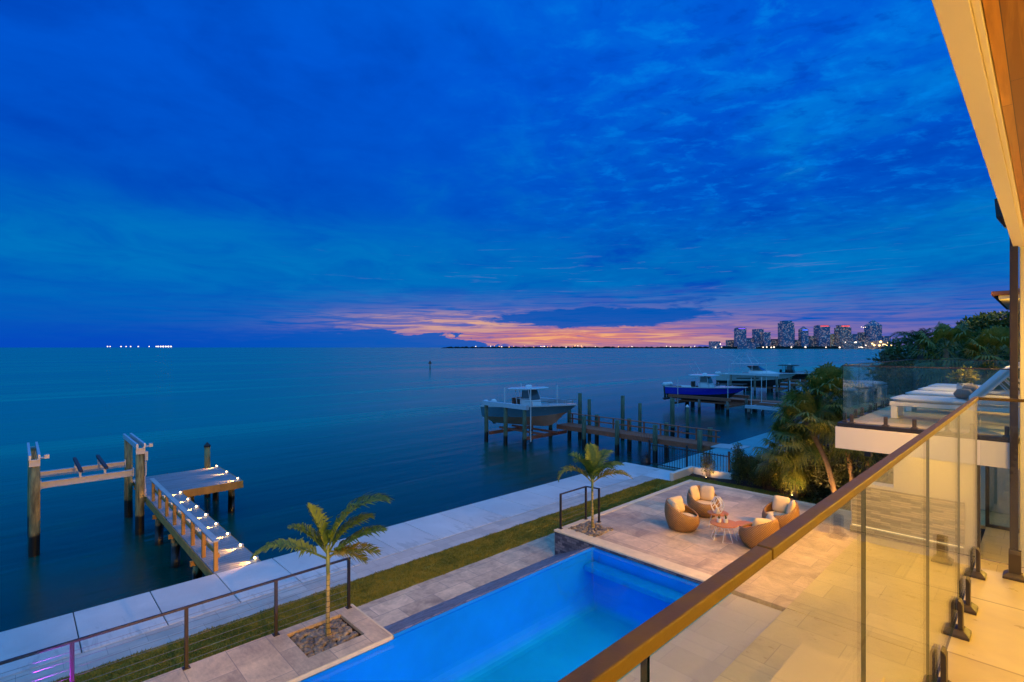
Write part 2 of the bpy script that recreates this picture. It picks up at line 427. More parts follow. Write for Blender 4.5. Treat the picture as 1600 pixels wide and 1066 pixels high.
b = gg.n('ShaderNodeBsdfPrincipled'); gg.put(b.inputs['Base Color'], c); gg.put(b.inputs['Roughness'], gg.lin(n1, .3, .7, .55, .85))
gg.put(b.inputs['Normal'], gg.bump(n3, .12, .01)); m.node_tree.links.new(b.outputs[0], o.inputs[0]); M['slab'] = m
M['seam'] = pbr('dark joint filler', (.05, .055, .06), .9)
M['travertine'] = tile_mat('travertine pavers', (.22, .16, .11), (.74, .57, .37), .91, .46, (.22, .19, .17), .008, .55, 0, 1.0, 2.0)
M['travertine_patio'] = tile_mat('patio travertine', (.24, .16, .105), (.78, .565, .335), 1.22, .61, (.26, .20, .16), .007, .5, R(90), 1.0, 1.7, fig=(2.5, .8))
M['coping'] = pbr('travertine coping', (.70, .55, .33), .55, var=.16, vscale=3.5, bump=.15, bscale=30)
M['floor_tile'] = tile_mat('limestone floor', (.36, .27, .105), (.68, .54, .235), 1.52, .76, (.27, .20, .09), .007, .36, R(90), .62, 1.3, bump=.04, fig=(1.3, .8))
M['shaded_deck_tile'] = tile_mat('shade-toned limestone pavers', (.32, .275, .20), (.52, .45, .34), 1.22, .61, (.30, .27, .24), .005, .5, R(90), .45, 1.0, fig=(2.5, .8))  # balcony shade put into the stone as a darker, greyer tone
M['slate'] = tile_mat('slate mosaic', (.03, .03, .045), (.34, .31, .36), .20, .08, (.03, .03, .04), .006, .45, 0, 1.0, 6.0)
# ledger stone for vertical faces (uses x+y along, z up)
def ledger(name, c1, c2, w, h, bumpd=.03):
    m, gg, o = new_mat(name); P_ = pos(gg); x, y, z = gg.sep(P_)
    v = gg.xyz(gg.add(x, y), z, 0)
    br_ = gg.n('ShaderNodeTexBrick'); gg.put(br_.inputs['Vector'], v)
    br_.inputs['Color1'].default_value = (0,0,0,1); br_.inputs['Color2'].default_value = (1,1,1,1); br_.inputs['Mortar'].default_value = (0,0,0,1)
    br_.inputs['Scale'].default_value = 1; br_.inputs['Mortar Size'].default_value = .004
    br_.inputs['Brick Width'].default_value = w; br_.inputs['Row Height'].default_value = h
    bw = gg.n('ShaderNodeRGBToBW'); gg.put(bw.inputs[0], br_.outputs['Color'])
    n = gg.noise(gg.vscale(v, (2.2, 14, 1)), 1.0, 6, .65, .6)
    f_ = gg.add(gg.mul(bw.outputs[0], .5), gg.mul(n, .6))
    b = gg.n('ShaderNodeBsdfPrincipled'); gg.put(b.inputs['Base Color'], gg.mix(gg.ss(f_, .25, .85), c4(c1), c4(c2)))
    b.inputs['Roughness'].default_value = .65
    gg.put(b.inputs['Normal'], gg.bump(gg.sub(gg.add(gg.mul(n, 1.2), bw.outputs[0]), br_.outputs['Fac']), .9, bumpd))
    m.node_tree.links.new(b.outputs[0], o.inputs[0]); return m
M['ledger'] = ledger('split-face ledger stone', (.17, .12, .05), (.62, .48, .24), .42, .05)
M['slate_wall'] = ledger('slate wall', (.05, .05, .075), (.22, .20, .22), .16, .07, .012)
M['stone_face'] = ledger('small stone facing', (.16, .13, .10), (.42, .36, .28), .10, .07, .012)
M['white_wall'] = pbr('white stucco', (.74, .68, .57), .75, var=.03, vscale=.8, bump=.05, bscale=90)
M['cream'] = pbr('cream stucco', (.72, .61, .43), .75, var=.03, vscale=.8, bump=.05, bscale=90)
M['bronze'] = pbr('bronze cap rail', (.092, .058, .007), .5, metal=.1, var=.22, vscale=22, bump=.06, bscale=220, spec=.3)
M['black_metal'] = pbr('black powder coat', (.022, .02, .02), .42, metal=.2, var=.15, vscale=20)
M['brown_metal'] = pbr('dark bronze powder coat', (.026, .018, .016), .40, metal=.2, var=.15, vscale=20)
M['steel_cable'] = pbr('steel cable', (.28, .26, .25), .38, metal=.8, var=.1)
M['spigot'] = pbr('dark spigot metal', (.06, .045, .032), .4, metal=.3, var=.15, vscale=30)
M['dark_frame'] = pbr('dark window frame', (.05, .045, .04), .4, metal=.2)
M['wood_ceiling'] = plank_mat('stained wood ceiling', (.22, .085, .004), (.58, .25, .022), .145, 'X', .42, .03, 10, 2.4, (.08, .035, .01), jitter=.9)
M['teak'] = pbr('reddish teak', (.50, .17, .030), .45, var=.25, vscale=8, stretch=(1, 6, 1))
M['dock_deck'] = plank_mat('grey dock boards', (.17, .21, .24), (.28, .33, .37), .14, 'X', .7, .07, 10, 2.0, (.03,.03,.035), jitter=.4)
M['dock_wood'] = pbr('treated dock timber', (.48, .235, .045), .7, var=.30, vscale=5, bump=.2, bscale=30, stretch=(1,1,.25))
M['dock_cap'] = pbr('grey weathered handrail', (.44, .43, .43), .6, var=.15, vscale=4)
M['piling'] = None
def piling_mat(name, c1, c2):
    m, gg, o = new_mat(name); P_ = pos(gg); x, y, z = gg.sep(P_)
    n = gg.noise(gg.vscale(P_, (7, 7, 1.1)), 1.6, 6, .65, .4); n3 = gg.noise(P_, 5, 4, .6)
    c = gg.mix(gg.ss(n, .3, .7), c4(c1), c4(c2))
    wet = gg.ss(gg.add(z, gg.mul(gg.sub(n3, .5), .22)), .78, .66)      # tide line: black below
    c = gg.mix(gg.mul(wet, .97), c, (.004, .0045, .005))
    b = gg.n('ShaderNodeBsdfPrincipled'); gg.put(b.inputs['Base Color'], c); gg.put(b.inputs['Roughness'], gg.lin(wet, 0, 1, .75, .35))
    gg.put(b.inputs['Normal'], gg.bump(n, .4, .02))
    m.node_tree.links.new(b.outputs[0], o.inputs[0]); return m
M['piling'] = piling_mat('weathered piling', (.12, .095, .035), (.42, .335, .12))
M['piling_green'] = piling_mat('greenish piling', (.05, .07, .045), (.16, .19, .10))
M['piling_concrete'] = piling_mat('old concrete piling', (.12, .09, .065), (.30, .23, .17))
M['aluminium'] = pbr('galvanised aluminium', (.56, .55, .55), .42, metal=.35, var=.12, vscale=6)
M['alu_blue'] = pbr('bare aluminium', (.62, .63, .66), .38, metal=.35, var=.1, vscale=8)
M['bunk'] = pbr('carpeted bunk board', (.035, .045, .075), .9)
M['red_deck'] = plank_mat('red-brown dock boards', (.34, .085, .040), (.55, .17, .085), .14, 'X', .7, .07, 10, 2.0, (.03,.02,.015), jitter=.5)
M['red_wood'] = pbr('red-brown dock timber', (.42, .11, .05), .7, var=.25, vscale=4)
M['wood_dark'] = pbr('brown fence boards', (.09, .040, .022), .8, var=.35, vscale=4, stretch=(6,6,.6))
M['gelcoat'] = pbr('white gelcoat', (.70, .72, .72), .22, var=.04, coat=.5)
M['hull_teal'] = pbr('slate blue gelcoat', (.10, .20, .25), .22, var=.06, coat=.6)
M['hull_blue'] = pbr('royal blue gelcoat', (.016, .030, .50), .22, var=.06, coat=.6)
M['hull_white'] = pbr('pale hull gelcoat', (.55, .56, .54), .25, var=.05, coat=.5)
M['hull_black'] = pbr('black hull', (.012, .012, .012), .3, coat=.3)
M['bottom_paint'] = pbr('pink-lit bottom paint', (.86, .42, .27), .7, var=.12, vscale=4)  # pink light from water and house put into the hull bottom colour
M['bottom_dark'] = pbr('dark bottom paint', (.05, .05, .06), .7, var=.12, vscale=4)
M['boat_glass'] = pbr('tinted acrylic', (.05, .07, .075), .12, coat=.4)
M['rubber'] = pbr('black rubber', (.014, .014, .015), .6)
M['upholstery'] = pbr('brown boat upholstery', (.16, .09, .06), .7)
M['tee'] = pbr('boat cover canvas', (.03, .05, .04), .8)
M['cushion'] = pbr('sand outdoor fabric', (.72, .52, .29), .85, var=.06, vscale=6, bump=.1, bscale=220)
M['mattress'] = pbr('white lounger fabric', (.72, .71, .69), .8, var=.05, vscale=5, bump=.08, bscale=200)
M['taupe'] = pbr('taupe bolster fabric', (.20, .155, .12), .85, var=.08, vscale=8)
M['white_paint'] = pbr('white painted metal', (.74, .72, .68), .4, var=.04)
M['white_pot'] = pbr('white ceramic', (.72, .68, .62), .4, var=.05)
M['candle'] = pbr('ivory candle wax', (.78, .70, .52), .5)
# wicker: woven bands round the shell
m, gg, o = new_mat('honey wicker'); P_ = objc(gg); x, y, z = gg.sep(P_)
an = gg.m('ARCTAN2', y, x)
wv = gg.m('SINE', gg.mul(z, 120.0)); st_ = gg.m('SINE', gg.mul(an, 52.0))
wk = gg.mul(gg.add(gg.mul(wv, gg.m('SIGN', st_)), 1.0), .5)
stake = gg.m('POWER', gg.m('ABSOLUTE', st_), .5)
n = gg.noise(P_, 9, 4, .6)
c = gg.mix(gg.mul(gg.add(gg.mul(wk, .6), gg.mul(n, .5)), gg.add(.35, gg.mul(stake, .65))), (.10, .040, .010), (.46, .235, .070))
b = gg.n('ShaderNodeBsdfPrincipled'); gg.put(b.inputs['Base Color'], c); b.inputs['Roughness'].default_value = .55
gg.put(b.inputs['Normal'], gg.bump(gg.mul(gg.add(wk, stake), .5), .6, .012))
m.node_tree.links.new(b.outputs[0], o.inputs[0]); M['wicker'] = m
# glass
M['glass'] = glass_mat('railing glass', (.955, .975, .945), refl=.55, f0=.035)
M['glass_edge'] = pbr('green glass edge', (.010, .028, .014), .15, var=.1)
M['window_glass'] = glass_mat('window glass', (.75, .80, .76), refl=1.0, f0=.12)
# plants
M['palm_leaf'] = leaf_mat('young palm leaf', (.048, .105, .010), (.15, .215, .018))
M['palm_leaf_dry'] = leaf_mat('yellowing palm leaf', (.11, .15, .015), (.30, .25, .030))
M['sabal_leaf'] = leaf_mat('fan palm leaf', (.070, .115, .014), (.26, .25, .035))
M['tree_leaf'] = leaf_mat('dark tree leaf', (.016, .050, .010), (.080, .150, .030), trans=.15)
M['tree_leaf2'] = leaf_mat('olive tree leaf', (.024, .034, .008), (.085, .090, .020), trans=.15)
M['red_leaf'] = leaf_mat('bronze red leaf', (.020, .010, .008), (.055, .020, .012), trans=.15)
M['hedge_leaf'] = leaf_mat('hedge leaf', (.030, .052, .012), (.16, .165, .032))
M['flower'] = leaf_mat('pink flower', (.30, .08, .12), (.45, .14, .20))
m, gg, o = new_mat('ringed palm trunk'); P_ = objc(gg); x, y, z = gg.sep(P_)
n = gg.noise(gg.vscale(P_, (14, 14, 4)), 1.0, 5, .65); rg = gg.m('FRACT', gg.add(gg.mul(z, 11.0), gg.mul(n, .25)))
c = gg.mix(gg.ss(n, .3, .7), (.22, .17, .045), (.44, .30, .10)); c = gg.mix(gg.m('LESS_THAN', rg, .16), c, (.085, .055, .022))
c = gg.mix(gg.ss(z, .35, 1.1), c, gg.mix(.5, c, (.17, .20, .05)))
b = gg.n('ShaderNodeBsdfPrincipled'); gg.put(b.inputs['Base Color'], c); b.inputs['Roughness'].default_value = .7
gg.put(b.inputs['Normal'], gg.bump(gg.add(rg, n), .5, .006)); m.node_tree.links.new(b.outputs[0], o.inputs[0]); M['palm_trunk'] = m
M['palm_shaft'] = pbr('palm crown shaft', (.16, .20, .045), .45, var=.2, vscale=6)
M['sabal_trunk'] = pbr('fan palm trunk', (.20, .125, .06), .85, var=.35, vscale=7, bump=.6, bscale=12, stretch=(1,1,2.5))
M['bark'] = pbr('tree bark', (.045, .032, .022), .9, var=.3, vscale=6)
M['mulch'] = pbr('dark mulch', (.035, .018, .012), .95, var=.45, vscale=14, bump=.8, bscale=30)
# lawn soil and grass blades
m, gg, o = new_mat('lawn turf'); P_ = pos(gg)
n = gg.noise(P_, 1.5, 6, .75, .5); n2 = gg.noise(P_, 22, 4, .7)
f_ = gg.add(gg.mul(n, .68), gg.mul(n2, .32))
c = gg.ramp(f_, [(.30, (.050, .062, .004)), (.44, (.145, .150, .008)), (.56, (.27, .22, .016)), (.70, (.38, .23, .06))])
b = gg.n('ShaderNodeBsdfPrincipled'); gg.put(b.inputs['Base Color'], c); b.inputs['Roughness'].default_value = .9
gg.put(b.inputs['Normal'], gg.bump(n2, .8, .03))
m.node_tree.links.new(b.outputs[0], o.inputs[0]); M['turf'] = m
m, gg, o = new_mat('river rock'); P_ = pos(gg)
vo = gg.noise(P_, 6.5, 2, .5); n2 = gg.noise(P_, 40, 4, .6)
c = gg.ramp(gg.add(gg.mul(vo, .75), gg.mul(n2, .25)), [(.30, (.075, .06, .05)), (.46, (.19, .145, .10)), (.57, (.30, .225, .14)), (.70, (.42, .34, .24))])
b = gg.n('ShaderNodeBsdfPrincipled'); gg.put(b.inputs['Base Color'], c); b.inputs['Roughness'].default_value = .6
m.node_tree.links.new(b.outputs[0], o.inputs[0]); M['rock'] = m
M['land'] = pbr('far shore scrub', (.010, .014, .014), .95, var=.3, vscale=.02)
M['soil'] = pbr('soil', (.05, .035, .022), .95, var=.3, vscale=4)
M['roof_tile'] = pbr('red clay roof tile', (.22, .07, .035), .75, var=.25, vscale=3)
# towers: facade with windows, some lit
def tower_mat(name, wall, glassc, lit, frac, cw=4.6, ch=3.6, st=3.0):
    m, gg, o = new_mat(name); P_ = objc(gg); x, y, z = gg.sep(P_)
    u = gg.div(gg.add(x, y), cw); w = gg.div(z, ch)
    cu, cw_ = gg.m('FLOOR', u), gg.m('FLOOR', w); fu, fw = gg.m('FRACT', u), gg.m('FRACT', w)
    win = gg.mul(gg.mul(gg.m('GREATER_THAN', fu, .22), gg.m('GREATER_THAN', fw, .30)), gg.m('LESS_THAN', fw, .92))
    wn = gg.n('ShaderNodeTexWhiteNoise', noise_dimensions='3D')
    oi = gg.n('ShaderNodeObjectInfo')
    gg.put(wn.inputs['Vector'], gg.xyz(cu, cw_, gg.mul(oi.outputs['Random'], 50)))
    on = gg.mul(gg.m('LESS_THAN', wn.outputs[0], frac), win)
    sw = gg.n('ShaderNodeSeparateColor'); gg.put(sw.inputs[0], wn.outputs[1])
    lc = gg.mix(sw.outputs[1], c4(lit), (.85, .55, .45, 1))
    lc = gg.mix(gg.m('GREATER_THAN', sw.outputs[2], .72), lc, (.35, .65, .95, 1))
    b = gg.n('ShaderNodeBsdfPrincipled'); gg.put(b.inputs['Base Color'], gg.mix(win, c4(wall), c4(glassc)))
    gg.put(b.inputs['Roughness'], gg.lin(win, 0, 1, .8, .25))
    gg.put(b.inputs['Emission Color'], lc); gg.put(b.inputs['Emission Strength'], gg.mul(on, gg.add(.3, gg.mul(sw.outputs[0], st))))
    m.node_tree.links.new(b.outputs[0], o.inputs[0]); return m
M['tower_blue'] = tower_mat('haze-toned blue tower', (.095, .155, .25), (.045, .11, .21), (.85, .60, .42), .22, st=.95)  # distance haze painted into the wall colour as blue-grey
M['tower_tan'] = tower_mat('tan tower', (.22, .17, .17), (.09, .10, .15), (.95, .66, .38), .25, st=.95)
M['tower_warm'] = tower_mat('floodlit block', (.36, .24, .12), (.20, .13, .07), (.95, .62, .26), .6, st=.45)
M['lamp_yellow'] = lamp_mat('yellow flood lamp', (1.0, .62, .20), 6.0)
M['lamp_white'] = lamp_mat('white shore lamp', (1.0, .80, .62), 2.6)
M['lamp_orange'] = lamp_mat('orange shore lamp', (1.0, .42, .16), 2.2)
M['lamp_red'] = lamp_mat('red roof lamp', (1.0, .10, .12), 2.0)
M['lamp_blue'] = lamp_mat('blue roof lamp', (.06, .16, 1.0), 2.4)
M['lamp_violet'] = lamp_mat('violet roof lamp', (.22, .10, 1.0), 1.6)
M['dock_lamp'] = lamp_mat('dock lamp lens', (1.0, .60, .22), 20.0)
M['led'] = lamp_mat('warm led strip', (1.0, .76, .36), 1.7)
M['lamp_warm'] = lamp_mat('warm lamp lens', (1.0, .66, .30), 8.0)
M['lamp_pool'] = lamp_mat('pool lamp lens', (.25, .65, 1.0), 5.0)
WARM = (1.0, .585, .08)
def spot(parent, name, loc, target, watts, col=WARM, ang=100, blend=.6, r=.06):
    d = bpy.data.lights.new(name, 'SPOT'); d.energy = watts; d.color = col; d.spot_size = R(ang); d.spot_blend = blend; d.shadow_soft_size = r
    o = bpy.data.objects.new(name, d); COL.objects.link(o)
    off = Vector((0,0,0)); p = parent
    while p is not None: off += p.location; p = p.parent
    o.location = Vector(loc) - off
    o.rotation_euler = (Vector(target) - Vector(loc)).to_track_quat('-Z', 'Y').to_euler()
    if parent is not None: o.parent = parent
    return o
def point(parent, name, loc, watts, col=WARM, r=.05):
    d = bpy.data.lights.new(name, 'POINT'); d.energy = watts; d.color = col; d.shadow_soft_size = r
    o = bpy.data.objects.new(name, d); COL.objects.link(o)
    off = Vector((0,0,0)); p = parent
    while p is not None: off += p.location; p = p.parent
    o.location = Vector(loc) - off
    if parent is not None: o.parent = parent
    return o
# ---------------------------------------------------------------- setting: water, land, paving
def struct(mb, name, mat, **k):
    o = mb.build(name, mat, **k); o['kind'] = 'structure'; return o
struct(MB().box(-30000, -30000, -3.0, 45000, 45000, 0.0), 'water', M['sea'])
gr = MB()
for r in ((-40,-30,-7,12.29), (-7,9.21,10.5,12.29), (-7,-30,10.5,4.39), (10.5,-30,21.45,12.29)): gr.box(r[0], r[1], -2.5, r[2], r[3], 1.384)
gr.box(21.47, -60, -2.5, 400, 8.9, 1.384); gr.box(62, 8.92, -2.5, 400, 13.2, 1.3)
struct(gr, 'ground', M['soil'])
# seawall walkway: wide concrete slabs, open joints
sw = MB(); x = -8.6
sw.m = 1; sw.box(-40, 12.30, -2.5, 21.43, 14.24, 1.372); sw.m = 0
edges = [-40.0] + [.88 + 1.345*i for i in range(-7, 16)] + [21.45]
for a, c in zip(edges[:-1], edges[1:]):
    sw.box(a + .010, 12.30, 1.24, c - .010, 14.28, 1.40)
struct(sw, 'seawall_walkway', None, mats=[M['slab'], M['seam']], bevel=.008)
struct(MB().box(21.9, 8.95, -2.5, 61.9, 12.78, 1.395), 'neighbour_seawall', M['old_concrete'], bevel=.02)
struct(MB().box(-40, 11.56, 1.385, 21.43, 12.28, 1.397), 'stone_edging', M['edging'])
struct(MB().box(-40, 10.34, 1.385, 19.74, 11.54, 1.393), 'lawn', M['turf'])
struct(MB().box(19.76, 10.99, 1.385, 21.43, 12.29, 1.40), 'path', M['concrete'])
struct(MB().box(-40, 9.21, 1.385, 18.2, 10.33, 1.400), 'walkway', M['travertine'], bevel=.004)
# raised patio (right of the pool), deck beside the pool, lit floor by the house
pt = MB(); pt.box(10.47, 3.402, .2, 18.0, 9.16, 2.088)
struct(pt, 'patio', M['travertine_patio'], bevel=.004)
cp = MB()                                              # bullnosed coping pieces: pool end, outer edge, lawn edge
x = 10.44
cp.box(10.42, 4.52, 2.05, 10.80, 9.20, 2.10); cp.box(10.82, 9.02, 2.05, 18.02, 9.20, 2.10); cp.box(17.88, 3.42, 2.05, 18.04, 9.0, 2.10)
struct(cp, 'patio_coping', M['coping'], bevel=.015)
struct(MB().box(10.445, 4.52, .3, 10.468, 9.18, 2.049), 'patio_wall', M['slate_wall'])
fl = MB(); fl.box(-7, -2.2, .2, 10.45, 3.40, 2.092); fl.box(10.47, .28, .2, 16.14, 3.40, 2.092); fl.box(16.14, .28, .2, 19.1, 1.14, 2.10)
struct(fl, 'terrace_floor', M['floor_tile'], bevel=.004)
struct(MB().box(-7, 3.41, .2, 10.40, 4.42, 2.03), 'pool_deck', M['shaded_deck_tile'], bevel=.004)
# lawn strip and planting bed beyond the patio
struct(MB().box(18.06, 2.0, 1.3, 20.95, 10.78, 1.45), 'lawn', M['turf'])
bedv = MB(); nx, ny = 14, 50
for j in range(ny+1):
    for i in range(nx+1):
        X = 20.9 + 1.6*i/nx; Y = -3 + 13.78*j/ny
        bedv.v.append((X, Y, 1.47 + .07*math.sin(X*3.1+Y*1.7)*math.sin(Y*2.3) + random.uniform(-.02,.02)))
for j in range(ny):
    for i in range(nx):
        a = j*(nx+1)+i; bedv.f.append((a, a+1, a+nx+2, a+nx+1)); bedv.mi.append(0)
struct(bedv, 'planting_bed', M['mulch'], smooth=True)

# retaining wall between seawall walkway and planting bed
w = thing('retaining_wall', 'low pale retaining wall between the seawall walkway and the planted bed, by the black fence', 'wall', (20.6, 10.9, 1.4))
MB().box(19.78, 10.80, 1.38, 21.62, 10.98, 1.74).build('wall', M['white_wall'], w, bevel=.01)
MB().box(21.45, 9.1, 1.38, 21.62, 10.79, 1.74).build('return_wall', M['white_wall'], w, bevel=.01)

# ---------------------------------------------------------------- pool
pool = thing('swimming_pool', 'long infinity pool glowing bright blue beside the stone deck', 'pool', (2, 6.1, .7))
fo = MB(); fo.box(-7.2, 4.3, .45, 10.46, 7.95, .70)
rf_ = .34
fo.loft([[(x_, 7.781-rf_*(1-math.sin(a_)), .699+rf_*(1-math.cos(a_))) for a_ in [math.pi/2*q/6 for q in range(7)]] for x_ in (-7.0, 10.3)], closed=False)
fo.loft([[(10.301-rf_*(1-math.sin(a_)), y_, .699+rf_*(1-math.cos(a_))) for a_ in [math.pi/2*q/6 for q in range(7)]] for y_ in (7.78, 4.5)], closed=False)
fo.build('pool_floor', M['pool_floor'], pool, smooth=False)
sh = MB()
sh.box(-7.2, 4.43, .70, 10.44, 4.50, 2.045); sh.box(10.30, 4.50, .70, 10.44, 7.78, 1.985); sh.box(-7.2, 4.5, .7, -7.0, 7.78, 2.0)
sh.box(4.62, 7.78, .70, 10.44, 7.90, 1.992); sh.box(-7.0, 7.78, .70, 4.62, 7.86, 1.99)
sh.build('pool_shell', M['pool_floor'], pool)
MB().box(9.90, 4.50, 1.60, 10.29, 7.775, 1.74).build('bench_ledge', M['pool_ledge'], pool, bevel=.02)
MB().add([(-7, 4.505, 1.998), (10.437, 4.505, 1.998), (10.437, 7.80, 1.998), (-7, 7.80, 1.998)], [(0,1,2,3)]).build('pool_water', M['pool_water'], pool)
ap = MB(); A0, A1 = 4.64, 10.44
ap.add([(A0,7.80,1.992),(A1,7.80,1.992),(A1,7.98,1.985),(A0,7.98,1.985),(A1,9.20,1.405),(A0,9.20,1.405)], [(0,1,2,3),(3,2,4,5)])
ap.build('spillway', M['slate'], pool)
for i, (x_, tgt, pw) in enumerate(((0.6, (2.0, 7.7, 1.25), 105), (4.2, (5.4, 7.7, 1.25), 105), (7.8, (8.8, 7.7, 1.2), 74))):
    k = thing('pool_light', None, None, (x_, 4.52, 1.25)); k.parent = pool; k.location = (x_-2, 4.52-6.1, 1.25-.7)
    del_ = MB().tube([(0,-.015,0),(0,.03,0)], .09, 16).build('lens', M['lamp_pool'], k, local=True)
    d = bpy.data.lights.new('pool lamp', 'SPOT'); d.energy = pw*1.7; d.color = (.02, .42, 1.0); d.spot_size = R(130); d.spot_blend = .9; d.shadow_soft_size = .12
    o = bpy.data.objects.new('pool_lamp', d); COL.objects.link(o); o.parent = k; o.location = (0, .06, 0)
    o.rotation_euler = (Vector(tgt)-Vector((x_, 4.58, 1.25))).to_track_quat('-Z', 'Y').to_euler()

# ---------------------------------------------------------------- raised planter platforms
def planter(name, label, x0, y0, x1, y1, px0, py0, px1, py1, face):
    """stone platform with a square rock bed cut in"""
    t = thing(name, label, 'planter', ((x0+x1)/2, (y0+y1)/2, 1.4))
    b = MB()
    for r in ((x0,y0,px0,y1), (px1,y0,x1,y1), (px0,y0,px1,py0), (px0,py1,px1,y1)): b.box(r[0], r[1], 2.04, r[2], r[3], 2.10)
    return t, b
t, b = planter('stone_platform', 'pinkish travertine platform with a square rock bed at the near end of the pool', -7, 7.74, 4.60, 9.20, 3.33, 8.09, 4.30, 9.00, None)
b.build('coping', M['travertine_patio'], t)
ed = MB(); ed.box(-7, 7.70, 2.035, 4.64, 7.738, 2.104); ed.box(4.602, 7.70, 2.035, 4.64, 9.22, 2.104)
ed.build('edge_coping', M['coping'], t, bevel=.012)
fc = MB(); fc.box(-7, 7.76, 1.99, 4.58, 7.80, 2.035); fc.box(4.54, 7.87, 1.3, 4.58, 9.18, 2.035); fc.box(-7, 9.14, 1.3, 4.53, 9.18, 2.035)
fc.build('stone_face', M['stone_face'], t)
MB().box(3.3, 8.06, 1.7, 4.33, 9.03, 2.0).build('soil', M['mulch'], t)
def rocks(name, label, x0, y0, x1, y1, n, r0, r1, z, seed):
    rr = random.Random(seed); mb = MB()
    for i in range(n):
        r = rr.uniform(r0, r1)
        c = (rr.uniform(x0+r, x1-r), rr.uniform(y0+r, y1-r), z + rr.uniform(0, .045))
        mb.blob(c, (r*rr.uniform(.8,1.25), r*rr.uniform(.8,1.25), r*rr.uniform(.55,.85)), rr.randint(0, 9999), .10, 8, 5)
    o = mb.build(name, M['rock'], smooth=True); tag(o, label, 'rock bed', kind='stuff'); return o
rocks('river_rocks', 'brown and grey river rocks round the near palm trunk', 3.34, 8.10, 4.29, 8.99, 330, .028, .055, 2.02, 3)
rocks('river_rocks', 'river rocks in the square bed of the farther palm', 10.74, 8.07, 11.64, 8.99, 330, .026, .048, 2.075, 4)

# ---------------------------------------------------------------- house
house = thing('house', 'pale stucco house with wood soffit, balcony and cantilevered sun terrace', 'house', (6, -2, 2.1))
MB().box(-4, -2.2, 5.25, 4.34, .36, 5.60).build('balcony_slab', M['white_wall'], house, bevel=.006)
MB().box(-4, -2.2, 5.602, 4.335, .355, 5.623).build('balcony_floor', M['floor_tile'], house)
MB().box(-5, -2.55, 1.4, 10.9, -2.2, 8.6).build('wall', M['cream'], house)
# roof with fascia beam and wood ceiling
MB().box(-5, -3.2, 8.66, 10.98, .352, 8.98).build('roof', M['white_wall'], house, bevel=.006)
bm_ = MB(); bm_.box(-5, .235, 8.52, 10.898, .350, 8.658); bm_.box(-5, .205, 8.534, 10.897, .234, 8.657)
bm_.build('soffit_beam', M['cream'], house, bevel=.003)
cl = MB(); cl.box(-5, -2.19, 8.572, 10.89, -.07, 8.64); cl.box(-5, -.065, 8.560, 10.89, .200, 8.65)
cl.build('wood_ceiling', M['wood_ceiling'], house)
MB().box(10.9, -4, 1.4, 16.5, .28, 8.655).build('wing_wall', M['white_wall'], house, bevel=.01)
MB().box(16.5, -4, 1.4, 19.4, .27, 8.4).build('rear_wing_wall', M['white_wall'], house)
MB().box(10.87, .285, 5.153, 18.15, 2.70, 5.545).build('terrace_slab', M['white_wall'], house, bevel=.006)
tr = MB(); tr.box(10.895, .285, 5.547, 18.12, 2.672, 5.618); tr.build('edge_trim', M['black_metal'], house)
MB().box(11.03, .285, 5.619, 18.06, 2.56, 5.627).build('terrace_deck', M['floor_tile'], house)
lw_ = MB(); lw_.box(16.2, 1.14, 2.1, 16.6, 2.72, 5.15); lw_.box(16.2, 2.722, 2.1, 16.6, 3.65, 3.40); lw_.build('ground_floor_wall', M['cream'], house, bevel=.006)
MB().box(16.13, 1.34, 2.30, 16.198, 3.62, 3.32).build('stone_cladding', M['ledger'], house)
MB().box(16.02, 1.34, 2.093, 16.198, 3.64, 2.27).build('stone_base', M['ledger'], house, bevel=.01)
MB().box(16.10, 1.36, 2.272, 16.128, 3.60, 2.284).build('light_strip', M['led'], house)
dr = MB(); X = 19.1
for r in ((.28,2.1,.36,5.1), (1.08,2.1,1.16,5.1), (.36,5.0,1.08,5.1), (.36,2.1,1.08,2.18)): dr.box(X, r[0], r[1], X+.09, r[2], r[3])
pf = MB(); pf.box(16.14, 1.07, 2.101, 16.24, 1.138, 5.14); pf.box(16.14, .284, 5.06, 16.24, 1.069, 5.14); pf.build('opening_frame', M['dark_frame'], house)
door = dr.build('sliding_door', M['dark_frame'], house)
MB().box(X+.03, .36, 2.18, X+.05, 1.08, 5.0).build('pane', M['window_glass'], door)
MB().box(21.0, -1, 2.1, 21.1, 1.6, 5.1).build('interior_wall', M['cream'], house)
MB().box(19.2, -1, 2.0, 21.0, 1.6, 2.09).build('interior_floor', M['floor_tile'], house)
def downlight(x, y, z, tgt, w, ang=140, col=WARM):
    k = thing('downlight', None, None, (0,0,0)); k.parent = house; k.location = Vector((x, y, z)) - house.location
    MB().lathe((0,0,-.012), [(.055,0),(.062,.004),(.062,.012)], 16).build('trim_ring', M['white_paint'], k, local=True)
    MB().lathe((0,0,-.014), [(.04,0),(.04,.001)], 16).build('lens', M['lamp_warm'], k, local=True)
    d = bpy.data.lights.new('downlight lamp', 'SPOT'); d.energy = w; d.color = col; d.spot_size = R(ang); d.spot_blend = .7; d.shadow_soft_size = .07
    o = bpy.data.objects.new('lamp', d); COL.objects.link(o); o.parent = k; o.location = (0,0,-.03)
    o.rotation_euler = (Vector(tgt)-Vector((x,y,z))).to_track_quat('-Z', 'Y').to_euler()
for x_ in (-1.2, 1.2, 3.4): downlight(x_, -.75, 8.57, (x_, -.6, 5.6), 185)
for x_ in (6.2, 9.2): downlight(x_, -.75, 8.57, (x_, .2, 2.1), 330)
for x_ in (1.0, 3.6): downlight(x_, -.2, 5.245, (x_+.6, 1.3, 2.1), 300, 150)
for x_, y_ in ((12.3, 1.0), (14.6, 1.0), (13.2, 2.2)): downlight(x_, y_, 5.15, (x_, y_+.2, 2.1), 210, 160)
downlight(15.72, 2.0, 5.14, (16.0, 2.3, 2.6), 120, 110)
